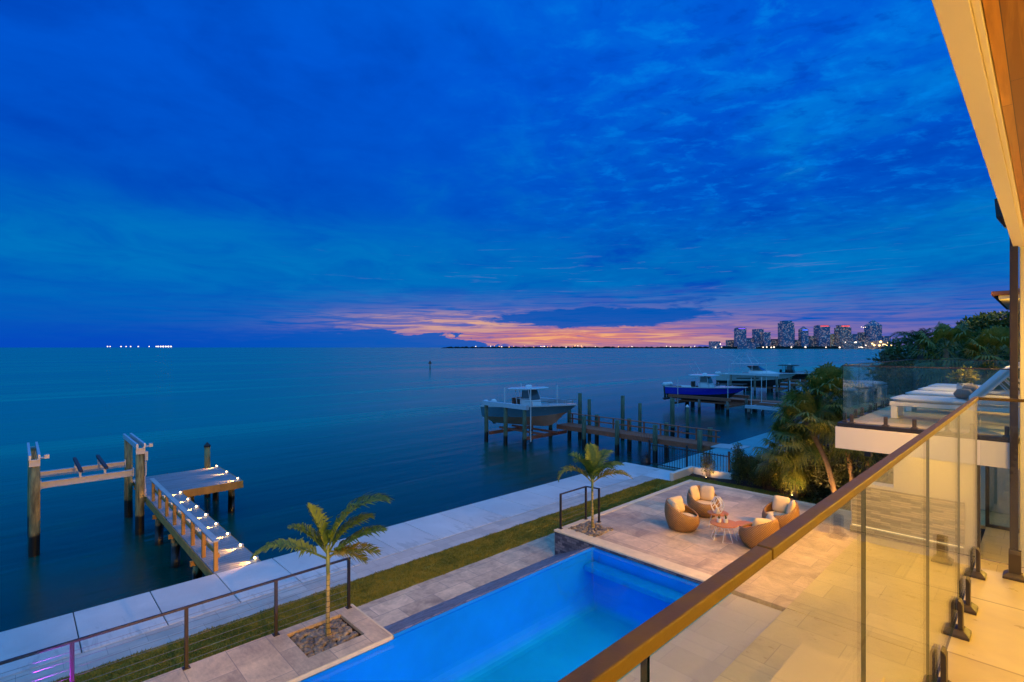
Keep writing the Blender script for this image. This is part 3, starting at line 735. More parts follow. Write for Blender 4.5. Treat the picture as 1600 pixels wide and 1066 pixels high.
downlight(17.6, .7, 5.14, (17.6, .7, 2.1), 90, 140)
# floodlights of the house front (outside the picture, they light patio, palms and dock)
def flood(x, y, z, tgt, w, ang, col=WARM):
    k = thing('floodlight', None, None, (0,0,0)); k.parent = house; k.location = Vector((x, y, z)) - house.location
    MB().box(-.09, -.02, -.07, .09, .08, .07).build('lamp_body', M['black_metal'], k, local=True)
    d = bpy.data.lights.new('flood lamp', 'SPOT'); d.energy = w; d.color = col; d.spot_size = R(ang); d.spot_blend = .8; d.shadow_soft_size = .10
    o = bpy.data.objects.new('lamp', d); COL.objects.link(o); o.parent = k; o.location = (0,.12,0)
    o.rotation_euler = (Vector(tgt)-Vector((x,y+.12,z))).to_track_quat('-Z', 'Y').to_euler()
flood(7.6, -2.1, 4.7, (8.4, 2.0, 2.1), 380, 90)
flood(4.6, -2.1, 4.7, (6.3, 2.0, 2.1), 400, 100)
flood(15.6, 2.30, 5.02, (13.6, 7.2, 2.1), 1000, 110, (1.0, .49, .07))
flood(11.6, 2.30, 5.02, (12.2, 7.2, 2.1), 520, 110, (1.0, .49, .07))
flood(2.2, .20, 4.3, (2.6, 22.0, 3.1), 4600, 30, (1.0, .46, .06))
flood(9.6, -.70, 8.36, (13.2, 7.9, 2.1), 1250, 50, (1.0, .49, .07))
flood(1.0, -.70, 8.36, (3.6, 8.4, 2.0), 1600, 42, (1.0, .49, .10))
flood(4.0, -.70, 8.36, (7.4, 9.3, 1.4), 1600, 38, (1.0, .49, .10))
# unseen sconces added on the balcony wall to brighten the wood soffit and beam
for x_ in (.6, 3.6, 7.2, 9.8):
    k = thing('added_sconce', None, None, (0,0,0)); k.parent = house; k.location = Vector((x_, -2.12, 7.1)) - house.location
    MB().box(-.05, -.07, -.16, .05, .03, .16).build('lamp_body', M['black_metal'], k, local=True)
    for s_ in (1, -1): point(k, 'lamp', (x_, -1.98, 7.1+.26*s_), 85, WARM, .06)

# downspout at the wing corner
t = thing('downspout', 'black square downspout with leader head running down the white house corner', 'downspout', (10.84, .34, 2.1))
MB().box(10.80, .292, 2.1, 10.89, .385, 8.95).build('pipe', M['brown_metal'], t, bevel=.006)
hd = MB(); z0 = 8.82
hd.loft([[(10.78,.36,z0),(10.895,.36,z0),(10.895,.44,z0),(10.78,.44,z0)], [(10.72,.354,z0+.16),(10.895,.354,z0+.16),(10.895,.53,z0+.16),(10.72,.53,z0+.16)],
         [(10.72,.354,z0+.44),(10.895,.354,z0+.44),(10.895,.55,z0+.44),(10.72,.55,z0+.44)]])
hd.build('leader_head', M['brown_metal'], t, bevel=.006)

# ---------------------------------------------------------------- glass railings
def spigot_mb(c, along):
    mb = MB(); x, y, z = c
    def P(a, n, h): return (x+a, y+n, z+h) if along == 'X' else (x+n, y+a, z+h)
    mb.loft([[P(-.052,-.052,0),P(.052,-.052,0),P(.052,.052,0),P(-.052,.052,0)], [P(-.052,-.052,.014),P(.052,-.052,.014),P(.052,.052,.014),P(-.052,.052,.014)],
             [P(-.034,-.030,.034),P(.034,-.030,.034),P(.034,.030,.034),P(-.034,.030,.034)]])
    for s in (-1, 1):
        pr = [(s*.0075,.030),(s*.026,.030),(s*.026,.148),(s*.018,.166),(s*.0075,.170)]
        a = [P(-.027, n, h) for n, h in pr]; b_ = [P(.027, n, h) for n, h in pr]
        if (s > 0) != (along == 'X'): a.reverse(); b_.reverse()
        mb.loft([a, b_])
    return mb
def glass_run(root, p0, p1, cuts, z0, ztop, along, spots, mats, cap=(.024,.018), gap=.0025):
    """panels between cuts along one straight line"""
    fixed = p0[1] if along == 'X' else p0[0]
    for a, b_ in zip(cuts[:-1], cuts[1:]):
        lo, hi = min(a, b_)+gap, max(a, b_)-gap
        mb = MB(); zb, zt = z0+.075, ztop-.006
        def q(s_, n, z): return (s_, fixed+n, z) if along == 'X' else (fixed+n, s_, z)
        h = .0042
        vs = [q(lo,-h,zb),q(hi,-h,zb),q(hi,h,zb),q(lo,h,zb),q(lo,-h,zt),q(hi,-h,zt),q(hi,h,zt),q(lo,h,zt)]
        mb.m = 0; mb.add(vs, [(0,1,5,4),(2,3,7,6)]); mb.m = 1; mb.add(vs, [(3,2,1,0),(4,5,6,7),(1,2,6,5),(3,0,4,7)])
        mb.build('glass_panel', None, root, mats=[M['glass'], M['glass_edge']])
    for s_ in spots:
        c = (s_, fixed, z0) if along == 'X' else (fixed, s_, z0)
        spigot_mb(c, along).build('spigot', M['spigot'], root, bevel=.002)
rail = thing('glass_railing', 'frameless glass balcony railing with flat bronze cap rail and dark spigots, in front', 'railing', (2, .3, 5.623))
zt = 6.693
glass_run(rail, (0,.301), None, [-2.40,-1.44,-.47,.49,1.447,2.40,3.36,4.28], 5.623, zt, 'X', [-2.15,-1.7,-1.2,-.72,-.2,.25,.75,1.2,1.7,2.15,2.68,3.26,3.60,4.17], None)
glass_run(rail, (4.291,0), None, [.285,-.66,-1.6,-2.18], 5.623, zt, 'Y', [.13,-.45,-.9,-1.4,-1.85], None)
def capbar(x0, y0, x1, y1, z0_, z1_, root, mat):
    mb = MB(); mb.box(x0, y0, z0_, x1, y1, z1_); return mb.build('cap_rail', mat, root, bevel=.0022)
capbar(-3.0, .289, .828, .313, zt-.018, zt, rail, M['bronze'])
capbar(.8315, .2885, 4.303, .3135, zt-.0182, zt+.0005, rail, M['bronze'])
capbar(4.279, -2.19, 4.303, .288, zt-.018, zt, rail, M['bronze'])
r2 = thing('glass_railing', 'glass railing with thin dark top rail round the sun terrace with the white loungers', 'railing', (14.5, 1.5, 5.623))
z2 = 6.672
glass_run(r2, (0,2.60), None, [10.96,12.15,13.35,14.55,15.75,16.95,18.05], 5.618, z2, 'X', [11.12,11.9,12.4,13.1,13.6,14.3,14.8,15.5,16.0,16.7,17.2,17.85], None)
glass_run(r2, (10.955,0), None, [2.58,1.75,.95,.30], 5.618, z2, 'Y', [2.46,1.95,1.55,1.12,.82,.42], None)
glass_run(r2, (18.06,0), None, [2.58,1.45,.30], 5.618, z2, 'Y', [2.4,1.7,1.2,.5], None)
for b_ in ((10.945,2.588,18.07,2.612), (10.943,.30,10.967,2.587), (18.048,.30,18.072,2.587)):
    capbar(b_[0], b_[1], b_[2], b_[3], z2-.016, z2+.002, r2, M['brown_metal'])

# ---------------------------------------------------------------- cable railings on the platforms
def cable_rail(label, posts, caps, cables, z0, H, name='cable_railing'):
    c = posts[0]; t = thing(name, label, 'railing', (c[0], c[1], z0))
    for p in posts:
        o = MB().box(p[0]-.024, p[1]-.024, z0, p[0]+.024, p[1]+.024, z0+H-.03).build('post', M['brown_metal'], t, bevel=.004)
        MB().box(p[0]-.05, p[1]-.05, z0, p[0]+.05, p[1]+.05, z0+.012).build('base_plate', M['brown_metal'], o, bevel=.003)
    for a, b_ in caps: MB().bar((a[0],a[1],z0+H-.015), (b_[0],b_[1],z0+H-.015), .05, .03).build('top_rail', M['brown_metal'], t, bevel=.004)
    for a, b_ in cables:
        for i in range(7):
            z = z0 + .11 + i*(H-.2)/6.5
            MB().tube([(a[0],a[1],z),(b_[0],b_[1],z)], .0028, 5).build('cable', M['steel_cable'], t)
    return t
cable_rail('dark cable railing along the near stone platform above the lawn', [(4.52,9.12),(3.20,9.12),(1.88,9.12),(.55,9.12),(-.78,9.12),(-2.1,9.12)],
           [((4.55,9.12),(-3,9.12))], [((4.52,9.12),(-2.1,9.12))], 2.10, .945)
cable_rail('short black corner railing behind the farther palm', [(10.62,9.12),(11.72,9.12),(11.80,8.72)],
           [((10.60,9.12),(11.74,9.12)), ((11.735,9.10),(11.81,8.70))], [((10.62,9.12),(11.72,9.12))], 2.10, .945)
# purple garden light below the railing, just out of the picture
t = thing('garden_light', 'small violet spotlight on the stone platform by the cable railing', 'lamp', (.05, 8.84, 2.1))
MB().tube([(.05,8.84,2.1),(.05,8.84,2.25)], .03, 10).build('lamp_body', M['black_metal'], t)
spot(t, 'lamp', (.08, 8.86, 2.28), (.56, 9.12, 2.85), 330, (.50, .03, 1.0), 62, .5, .03)
# ---------------------------------------------------------------- dock of this house
def piling(parent, x, y, top, r=.14, mat=None, bottom=-2.0, cap=None, name='piling'):
    rr = random.Random(int(x*100+y*7)); mb = MB()
    zs = [bottom, .0, .8, top*.6, top]
    mb.tube([(x+rr.uniform(-.01,.01), y+rr.uniform(-.01,.01), z) for z in zs], [r*1.04, r*1.02, r, r*.98, r*.96], 14)
    o = mb.build(name, mat or M['piling'], parent, smooth=False)
    for p in o.data.polygons: p.use_smooth = len(p.vertices) == 4
    if cap:
        MB().lathe((x, y, top), [(r*1.12, -.06), (r*1.12, .0), (.012, r*1.2)], 14).build('cap', cap, o)
    return o
dk = thing('dock', 'wooden dock with small lights, a railing and a side platform, reaching from the seawall', 'dock', (4.1, 19, 0))
MB().box(3.55, 14.29, 1.365, 4.62, 23.48, 1.402).build('walkway_deck', M['dock_deck'], dk)
MB().box(3.55, 23.485, 1.365, 6.86, 27.0, 1.402).build('platform_deck', M['dock_deck'], dk)
jb = MB()
for x_ in (3.52, 4.625): jb.box(x_, 14.3, 1.13, x_+.05, 23.46, 1.36)
jb.build('stringer', M['dock_wood'], dk)
fb = MB(); fb.box(4.68, 23.44, 1.10, 6.90, 23.48, 1.40); fb.box(6.862, 23.48, 1.10, 6.90, 27.04, 1.40); fb.box(3.5, 27.002, 1.10, 6.86, 27.04, 1.40)
fb.box(3.6, 24.2, 1.0, 6.8, 24.3, 1.36); fb.box(3.6, 26.6, 1.0, 6.8, 26.7, 1.36)
fb.build('fascia_board', M['dock_wood'], dk, bevel=.006)
for y_ in (16.5, 19.3, 21.9):
    piling(dk, 3.68, y_, 1.10, .13); piling(dk, 4.48, y_, 1.10, .13)
    MB().box(3.45, y_-.22, .98, 4.75, y_-.15, 1.125).build('cross_beam', M['dock_wood'], dk)
for x_, y_ in ((6.6, 24.0), (6.6, 26.4), (5.1, 26.4), (5.1, 24.0)): piling(dk, x_, y_, 1.09, .13)
piling(dk, 6.45, 27.2, 2.42, .13, cap=M['black_metal'])
for i in range(8):
    y_ = 14.45 + 1.16*i
    MB().box(3.57, y_-.045, 1.402, 3.66, y_+.045, 2.135).build('rail_post', M['dock_wood'], dk, bevel=.006)
MB().box(3.545, 14.38, 2.137, 3.685, 22.9, 2.178).build('handrail', M['dock_cap'], dk, bevel=.006)
MB().box(3.662, 14.42, 1.72, 3.70, 22.75, 1.81).build('mid_rail', M['dock_wood'], dk)
# dock lights on the deck edge, shining across the boards
def dock_light(x, y, ref, aim=-1):
    k = thing('dock_light', f'small glowing light on the dock edge, {ref}', 'light', (x, y, 1.402), 0, 'small lights along the dock')
    MB().box(-.03, -.05, 0, .03, .05, .10).build('housing', M['aluminium'], k, local=True, bevel=.006)
    MB().blob((aim*.045, 0, .075), (.028, .040, .028), 1, 0, 8, 6).build('lens', M['dock_lamp'], k, local=True, smooth=True)
    d = bpy.data.lights.new('dock lamp', 'SPOT'); d.energy = 95; d.color = (1.0, .42, .08); d.spot_size = R(80); d.spot_blend = .8; d.shadow_soft_size = .03
    o = bpy.data.objects.new('lamp', d); COL.objects.link(o); o.parent = k; o.location = (aim*.085, 0, .085)
    o.rotation_euler = Vector((aim, 0, -.22)).to_track_quat('-Z', 'Y').to_euler()
ordn = ['nearest to the seawall', 'second out from the seawall', 'third out from the seawall', 'fourth out from the seawall', 'fifth out from the seawall',
        'sixth out from the seawall', 'seventh out from the seawall', 'eighth out, where walkway meets platform']
for i in range(8): dock_light(4.57, 14.42 + 1.215*i, ordn[i])
for y_, r_ in ((23.7, 'at the near outer corner of the platform'), (25.3, 'midway along the outer platform edge'), (26.85, 'at the outer platform corner by the capped piling')): dock_light(6.80, y_, r_)
dock_light(3.72, 26.6, 'alone behind the boat lift piling')

lf = thing('boat_lift', 'empty boat lift with two pale cradle beams and dark bunks beside the lit dock', 'boat lift', (1.9, 25, 0))
for x_ in (.46, 3.36):
    for y_ in (23.6, 26.3): piling(lf, x_, y_, 3.22, .145)
    tb = MB()
    for s in (-.115, .115):
        tb.box(x_+s-.035, 23.35, 3.24, x_+s+.035, 26.6, 3.42)
    for y_ in (23.38, 26.5): tb.box(x_-.15, y_, 3.225, x_+.15, y_+.07, 3.255)
    tb.build('top_beam', M['alu_blue'], lf, bevel=.005)
    mo = MB(); mo.box(x_-.14, 23.43, 3.02, x_+.14, 23.455, 3.235); mo.tube([(x_+.13,23.36,3.30),(x_+.34,23.36,3.30)], .035, 8); mo.box(x_+.24, 23.28, 3.27, x_+.36, 23.44, 3.40)
    mo.build('winch_motor', M['aluminium'], lf)
for y_ in (23.95, 25.95):
    cb = MB(); cb.box(.62, y_-.09, 2.36, 3.2, y_+.09, 2.385); cb.box(.62, y_-.012, 2.19, 3.2, y_+.012, 2.36); cb.box(.62, y_-.09, 2.165, 3.2, y_+.09, 2.19)
    cb.box(.60, y_-.10, 2.15, .64, y_+.10, 2.45); cb.box(3.18, y_-.10, 2.15, 3.22, y_+.10, 2.45)
    cb.build('cradle_beam', M['aluminium'], lf)
for x_ in (1.66, 2.36):
    o = MB().box(x_-.05, 23.45, 2.62, x_+.05, 26.3, 2.72).build('bunk', M['bunk'], lf, bevel=.01)
    b_ = MB()
    for y_ in (23.95, 25.95): b_.box(x_-.035, y_-.05, 2.386, x_+.035, y_+.05, 2.62)
    b_.build('bracket', M['aluminium'], o)
cbm = MB()
for x_ in (.52, 3.30):
    for y_ in (23.85, 26.0): cbm.tube([(x_, y_, 2.4), (x_, y_, 3.25)], .006, 5)
cbm.build('lift_cable', M['steel_cable'], lf)
eb = MB(); eb.box(3.50, 23.50, 2.75, 3.60, 23.68, 3.08); eb.box(3.50, 23.52, 2.2, 3.56, 23.62, 2.7); eb.tube([(3.5,23.45,3.1),(3.52,23.44,2.6),(3.5,23.46,2.0),(3.52,23.45,1.4)], .018, 6)
eb.build('control_box', M['aluminium'], lf)

# ---------------------------------------------------------------- neighbour's red dock and lifts
rd = thing('dock', 'red-brown timber dock with a railing on its far side, running out to the teal boat', 'dock', (29, 19, 0))
MB().box(28.25, 13.2, 1.36, 29.6, 24.6, 1.42).build('deck', M['red_deck'], rd)
sb_ = MB(); sb_.box(28.20, 13.2, 1.12, 28.245, 24.6, 1.41); sb_.box(29.605, 13.2, 1.12, 29.65, 24.6, 1.41); sb_.build('stringer', M['red_wood'], rd)
for i, y_ in enumerate((13.7, 16.55, 19.3, 22.0)):
    piling(rd, 28.08, y_, 2.28, .15, M['piling_green'] if i else M['piling_green']); piling(rd, 29.78, y_+.2, 2.22, .15, M['piling_green'])
for i in range(10): MB().box(29.52, 13.4+1.2*i, 1.42, 29.60, 13.48+1.2*i, 2.10).build('rail_post', M['red_wood'], rd)
MB().box(29.48, 13.2, 2.10, 29.64, 24.5, 2.15).build('handrail', M['red_wood'], rd, bevel=.01)
MB().box(29.54, 13.2, 1.72, 29.60, 24.5, 1.80).build('mid_rail', M['red_wood'], rd)
rp = MB(); rp.add([(28.3,13.2,1.40),(29.6,13.2,1.40),(29.9,11.6,1.43),(28.3,11.6,1.43),(28.3,13.2,1.34),(29.6,13.2,1.34),(29.9,11.6,1.398),(28.3,11.6,1.398)], [(0,1,2,3),(7,6,5,4),(0,4,5,1),(1,5,6,2),(2,6,7,3),(3,7,4,0)])
rp.build('ramp', M['dock_cap'], rd)
for x_, y_, tp, r_, lab in ((31.0,24.7,3.5,.15,'tall dark mooring pole just past the bow of the teal boat'), (31.0,23.8,3.1,.13,'green mooring pole, the shorter of two close to the teal boat bow'),
        (33.0,22.2,3.35,.15,'tall black mooring pole behind the middle of the red-brown dock'), (33.0,20.7,2.9,.13,'greenish mooring pole standing behind the red-brown dock railing'),
        (37.2,20.4,3.0,.17,'thick dark mooring pole in front of the royal blue boat stern'), (36.5,18.8,2.55,.12,'slim brown mooring pole with a pale cap behind the red-brown dock')):
    p = piling(None, x_, y_, tp, r_, M['piling_green'], cap=M['gelcoat'] if 'pale cap' in lab else None, name='mooring_pole'); tag(p, lab, 'mooring pole', 'mooring poles in the water')
def simple_lift(label, xs, ys, top, mat, beam, cz, poles=()):
    t = thing('boat_lift', label, 'boat lift', ((xs[0]+xs[-1])/2, (ys[0]+ys[-1])/2, 0))
    for x_ in (xs[0], xs[-1]):
        for y_ in ys: piling(t, x_, y_, top, .15, mat)
        MB().box(x_-.14, ys[0]-.3, top+.002, x_+.14, ys[-1]+.3, top+.30).build('top_beam', beam, t)
    for y_ in (ys[0]+.25, ys[-1]-.25): MB().box(xs[0]+.1, y_-.1, cz, xs[-1]-.1, y_+.1, cz+.22).build('cradle_beam', M['red_wood'] if cz < 1 else beam, t)
    for f_ in (.36, .64):
        x_ = xs[0]+(xs[-1]-xs[0])*f_; MB().box(x_-.07, ys[0]-.4, cz+.222, x_+.07, ys[-1]+.4, cz+.36).build('bunk', M['red_wood'], t)
    for (x_, y_, z_) in poles: MB().tube([(x_,y_,.5),(x_,y_,z_)], .036, 8).build('guide_pole', M['gelcoat'], t)
    return t
simple_lift('boat lift with blue-grey top beams holding the teal boat', (25.2, 30.0), (24.9, 26.8, 28.9), 2.72, M['piling_green'], M['alu_blue'], .55, ((25.5,27.2,4.1),(25.5,24.6,4.2),(29.4,25.6,4.15)))

# ---------------------------------------------------------------- boats (local +x is the bow, z 0 the keel)
def boat(name, label, loc, L, B, H, hull, bottom, tilt=0.0, style='console', rz=-90):
    t = thing(name, label, 'boat', loc); t.rotation_euler = (0, -R(tilt), R(rz))
    N = 15; sh_, ch_, kl_ = [], [], []
    for i in range(N):
        u = i/(N-1)
        b = B/2*(1-.04*(1-u)**2)*(1-max(0, (u-.42)/.58)**2.3); b = max(b, .02)
        zs = H*(.88 + .14*u**1.6); zc = H*(.40 + .30*u**2.6); bc = b*(.90-.42*u**3); zk = H*(.66*max(0, (u-.62)/.38)**2.2)
        zc = max(zc, zk+.02)
        xs_, xc, xk = u*L, u*(L-.10*L*u**4*1.0), u*(L-.16*L*u**3)
        sh_.append((xs_, b, zs)); ch_.append((xc, bc, zc)); kl_.append((xk, 0, zk))
    def side(A, C, flare=0):
        mb = MB(); rows = []
        for s in (1, -1):
            r0 = [(p[0], s*p[1], p[2]) for p in A]; r2 = [(p[0], s*p[1], p[2]) for p in C]
            r1 = [((a[0]+c[0])/2, (a[1]+c[1])/2 - s*min(flare*(i/(N-1))**2, .35*abs(a[1])), (a[2]+c[2])/2) for i, (a, c) in enumerate(zip(r0, r2))]
            rr_ = [r2, r1, r0] if s > 0 else [r0, r1, r2]
            mb.loft(rr_, closed=False)
        return mb
    hb = side(sh_, ch_, .12*B/2.8)
    a, c, k = sh_[0], ch_[0], kl_[0]
    hb.add([(a[0],a[1],a[2]),(c[0],c[1],c[2]),(c[0],-c[1],c[2]),(a[0],-a[1],a[2])], [(0,1,2,3)])
    hb.build('hull', hull, t, local=True, smooth=True)
    bb = side(ch_, kl_); bb.add([c, (0,0,k[2]), (c[0],-c[1],c[2])], [(0,1,2)]); bb.build('hull_bottom', bottom, t, local=True, smooth=True)
    # gunwale, liner and foredeck
    gw = MB(); inn = [(p[0]-.02, max(p[1]-.17, 0.0), p[2]+.03) for p in sh_]; outr = [(p[0], p[1]+.02, p[2]+.0) for p in sh_]
    cabin = style in ('cruiser',); fd = .50 if cabin else .62
    flo = [(p[0], max(p[1]*.80-.12, 0), H*.62) if i/(N-1) < fd + .06 else (q_[0], q_[1], q_[2]-.02) for i, (p, q_) in enumerate(zip(sh_, inn))]
    for s in (1, -1):
        q = lambda P_: [(p[0], s*p[1], p[2]) for p in P_]
        rows = [q([(p[0], p[1]+.005, p[2]-.05) for p in sh_]), q([(p[0], p[1]+.02, p[2]+.035) for p in sh_]), q(inn), q(flo)]
        if s < 0: rows.reverse()
        gw.loft(rows, closed=False)
    for i in range(N-1):
        u = i/(N-1); z0 = H*.62
        A = flo if u < fd else inn
        gw.add([A[i], A[i+1], (A[i+1][0], -A[i+1][1], A[i+1][2]), (A[i][0], -A[i][1], A[i][2])], [(0,3,2,1)])
    i0 = int(fd*(N-1))+1
    p = inn[i0]; q_ = flo[i0]; gw.add([p, (p[0],-p[1],p[2]), (q_[0],-q_[1],q_[2]), q_], [(0,1,2,3)])
    p = inn[0]; q_ = flo[0]; gw.add([p, (p[0],-p[1],p[2]), (q_[0],-q_[1],q_[2]), q_], [(3,2,1,0)])
    gw.build('deck', M['gelcoat'], t, local=True)
    zf = H*.62
    def outboard(y):
        e = MB(); e.blob((-.42, y, zf+.60), (.34,.20,.26), 3, .03, 12, 8); o_ = e.build('outboard_motor', M['gelcoat'] if style != 'dark' else M['rubber'], t, local=True, smooth=True)
        l_ = MB(); l_.loft([[(-.55,y-.10,zf+.40),(-.25,y-.10,zf+.40),(-.25,y+.10,zf+.40),(-.55,y+.10,zf+.40)], [(-.50,y-.06,.25),(-.28,y-.06,.25),(-.28,y+.06,.25),(-.50,y+.06,.25)], [(-.62,y-.02,-.15),(-.30,y-.02,-.15),(-.30,y+.02,-.15),(-.62,y+.02,-.15)]])
        l_.blob((-.46,y,.02), (.30,.09,.09), 2, 0, 8, 6); l_.box(-.2,y-.08,zf,-.02,y+.08,zf+.35)
        l_.build('lower_unit', M['rubber'] if style == 'dark' else M['hull_black'], o_, local=True)
    for y in ((-.42, .42) if style != 'tri' else (-.62, 0, .62)): outboard(y)
    if style in ('console', 'tri', 'dark'):
        xc = .47*L; cw = .46
        cn = MB(); cn.loft([[(xc-.55,-cw,zf),(xc+.95,-cw,zf),(xc+.95,cw,zf),(xc-.55,cw,zf)], [(xc-.55,-cw,zf+.88),(xc+.72,-cw,zf+.88),(xc+.72,cw,zf+.88),(xc-.55,cw,zf+.88)],
                            [(xc-.45,-cw*.92,zf+1.0),(xc+.30,-cw*.92,zf+1.0),(xc+.30,cw*.92,zf+1.0),(xc-.45,cw*.92,zf+1.0)]])
        cn.build('console', M['gelcoat'] if style != 'dark' else M['hull_black'], t, local=True, bevel=.04)
        ws = MB(); z1 = zf+.92; z2 = zf+1.62
        ws.loft([[(xc+.66,-cw,z1),(xc+.70,-cw,z1),(xc+.70,cw,z1),(xc+.66,cw,z1)], [(xc+.40,-cw*.9,z2),(xc+.44,-cw*.9,z2),(xc+.44,cw*.9,z2),(xc+.40,cw*.9,z2)]])
        for s in (-1, 1):
            pr = [(xc-.35, s*cw, z1+.05), (xc+.66, s*cw, z1), (xc+.40, s*cw*.9, z2), (xc-.30, s*cw*.9, z2)]
            in_ = [(a_, b_ - s*.025, c_) for a_, b_, c_ in pr]
            ws.loft([in_, pr] if s > 0 else [pr, in_])
        ws.build('windshield', M['boat_glass'], t, local=True)
        ht = MB(); zt_ = zf+1.74
        for k_, (sx, sy, dz_) in enumerate(((1,1,0),)):
            pl = []
            for (a_, z_) in ((.96, zt_-.05), (1.0, zt_), (.97, zt_+.05), (.80, zt_+.10)):
                pl.append([(xc-.12 + a_*1.45*max(-1, min(1, 1.25*math.cos(w_))), a_*1.02*max(-1, min(1, 1.25*math.sin(w_))), z_) for w_ in [2*math.pi*j/20 for j in range(20)]])
            ht.loft(pl)
        ht.build('hardtop', M['gelcoat'] if style != 'dark' else M['tee'], t, local=True)
        fr = MB()
        for s in (-1, 1):
            for xa, xb in ((xc-.75, xc-.85), (xc-.3, xc-.45), (xc+.72, xc+.50)): fr.tube([(xa, s*.52, zf), (xb, s*.58, zt_-.04)], .028, 6)
            fr.tube([(xc-.75, s*.52, zf+1.0), (xc+.6, s*.55, zf+1.0)], .022, 6)
            fr.tube([(xc-.8, 0, zf+1.75), (xc-.8, s*.56, zf+1.75)], .02, 6)
        fr.build('hardtop_frame', M['alu_blue'] if style != 'dark' else M['rubber'], t, local=True)
        se = MB(); se.box(xc-1.35,-.5,zf,xc-.8,.5,zf+.55); se.box(xc-1.40,-.5,zf+.55,xc-1.28,.5,zf+1.05); se.box(.25,-B*.36,zf,.75,B*.36,zf+.42)
        se.build('seat', M['upholstery'] if style != 'dark' else M['rubber'], t, local=True, bevel=.04)
        an = MB()
        for s in ((-1, 1) if style != 'console' else ()): an.tube([(xc-.6,s*.7,zt_),(xc-1.6,s*.9,zt_+1.5)], .010, 5)
        an.lathe((xc,0,zt_+.10), [(.24,0),(.26,.08),(.20,.16),(.02,.18)], 14); an.tube([(xc-.8,0,zt_),(xc-.8,0,zt_+.4)], .02, 6)
        an.build('antenna', M['gelcoat'], t, local=True)
        rl = MB(); pts = [(p[0]-.05, p[1]-.06, p[2]+.32) for p in sh_[8:14]] + [(L-.08, 0, sh_[-1][2]+.34)]
        rl.tube(pts, .016, 5); rl.tube([(a_, -b_, c_) for a_, b_, c_ in pts], .016, 5)
        for p in sh_[9:14:2]:
            for s in (1, -1): rl.tube([(p[0]-.05, s*(p[1]-.08), p[2]), (p[0]-.05, s*(p[1]-.06), p[2]+.32)], .013, 5)
        rl.build('bow_rail', M['steel_cable'], t, local=True)
    else:
        cbn = MB(); z0 = H*.95
        cbn.loft([[(.42*L,-B*.36,z0),(.80*L,-B*.14,z0+.05),(.80*L,B*.14,z0+.05),(.42*L,B*.36,z0)], [(.44*L,-B*.30,z0+.55),(.66*L,-B*.16,z0+.40),(.66*L,B*.16,z0+.40),(.44*L,B*.30,z0+.55)]])
        cbn.build('cabin', M['gelcoat'], t, local=True, bevel=.05)
        wsd = MB(); wsd.loft([[(.46*L,-B*.33,z0+.5),(.60*L,-B*.2,z0+.42),(.60*L,B*.2,z0+.42),(.46*L,B*.33,z0+.5)], [(.40*L,-B*.30,z0+1.15),(.49*L,-B*.2,z0+1.15),(.49*L,B*.2,z0+1.15),(.40*L,B*.30,z0+1.15)]])
        wsd.build('windshield', M['boat_glass'], t, local=True)
        MB().box(.20*L, -B*.42, z0+1.42, .56*L, B*.42, z0+1.52).build('hardtop', M['gelcoat'], t, local=True, bevel=.04)
        tw = MB()
        for s in (-1, 1):
            for xa, xb in ((.22, .30), (.48, .38)): tw.tube([(xa*L, s*B*.40, z0), (xa*L, s*B*.38, z0+1.45), (xb*L, s*B*.18, z0+3.05)], .035, 6)
            tw.tube([(.26*L, s*B*.28, z0+2.2), (.43*L, s*B*.28, z0+2.2)], .025, 6)
            tw.tube([(.3*L, s*B*.45, z0+1.5), (.02*L, s*B*.62, z0+3.2)], .02, 6)
        tw.box(.28*L, -B*.22, z0+3.05, .41*L, B*.22, z0+3.11); tw.box(.30*L, -B*.17, z0+2.18, .40*L, B*.17, z0+2.24)
        tw.build('tower', M['alu_blue'], t, local=True)
        st_ = MB(); s0 = [(p[0], p[1]+.012, p[2]-.33*H) for p in sh_[4:9]]
        for s in (1, -1):
            a_ = [(x_, s*y_*.985, z_) for x_, y_, z_ in s0]; b_ = [(x_, s*(y_*.995), z_+.12) for x_, y_, z_ in s0]
            st_.loft([a_, b_] if s > 0 else [b_, a_], closed=False)
        st_.build('hull_stripe', M['hull_black'], t, local=True)
    return t
boat('motor_boat', 'slate-teal centre console boat with white hardtop, raised on the lift by the red-brown dock', (27.6, 30.7, .98), 8.6, 2.9, 1.62, M['hull_teal'], M['bottom_paint'], 3.2, 'console')
boat('motor_boat', 'royal blue centre console boat with white hardtop on a lift behind the dark mooring poles', (54.0, 29.8, 1.18), 8.6, 2.9, 1.62, M['hull_blue'], M['bottom_dark'], .5, 'tri')
boat('motor_yacht', 'pale cruiser with a tall tuna tower on a lift beyond the royal blue boat', (80.0, 35.6, 1.1), 11.2, 3.6, 2.0, M['hull_white'], M['bottom_dark'], 1.0, 'cruiser')
boat('motor_boat', 'black speedboat with dark top beyond the pale tower cruiser', (93.0, 34.0, 1.35), 9.0, 2.7, 1.45, M['hull_black'], M['bottom_dark'], 0, 'dark')
simple_lift('timber boat lift under the royal blue boat', (51.9, 56.6), (22.4, 25.4, 28.6), 1.55, M['piling_concrete'], M['red_wood'], .8, ((52.2,28,3.6),(52.2,22.5,3.8)))
simple_lift('low empty boat lift with pale beams and white guide poles behind the blue boat bow', (51.6, 55.2), (16.2, 20.2), 1.05, M['piling_concrete'], M['alu_blue'], 1.10, ((52.0,20.1,4.0),(54.9,20.2,4.0),(52.0,16.6,3.9),(54.9,16.6,3.9)))
simple_lift('boat lift on pale posts under the tower cruiser', (77.6, 82.6), (26.5, 29.5, 33.0), 2.9, M['piling_concrete'], M['alu_blue'], .8, ((77.9,33.4,4.6),(77.9,28.0,4.6)))
simple_lift('dark boat lift under the black speedboat', (91.2, 95.0), (27.0, 32.0), 1.5, M['piling_concrete'], M['red_wood'], 1.0)
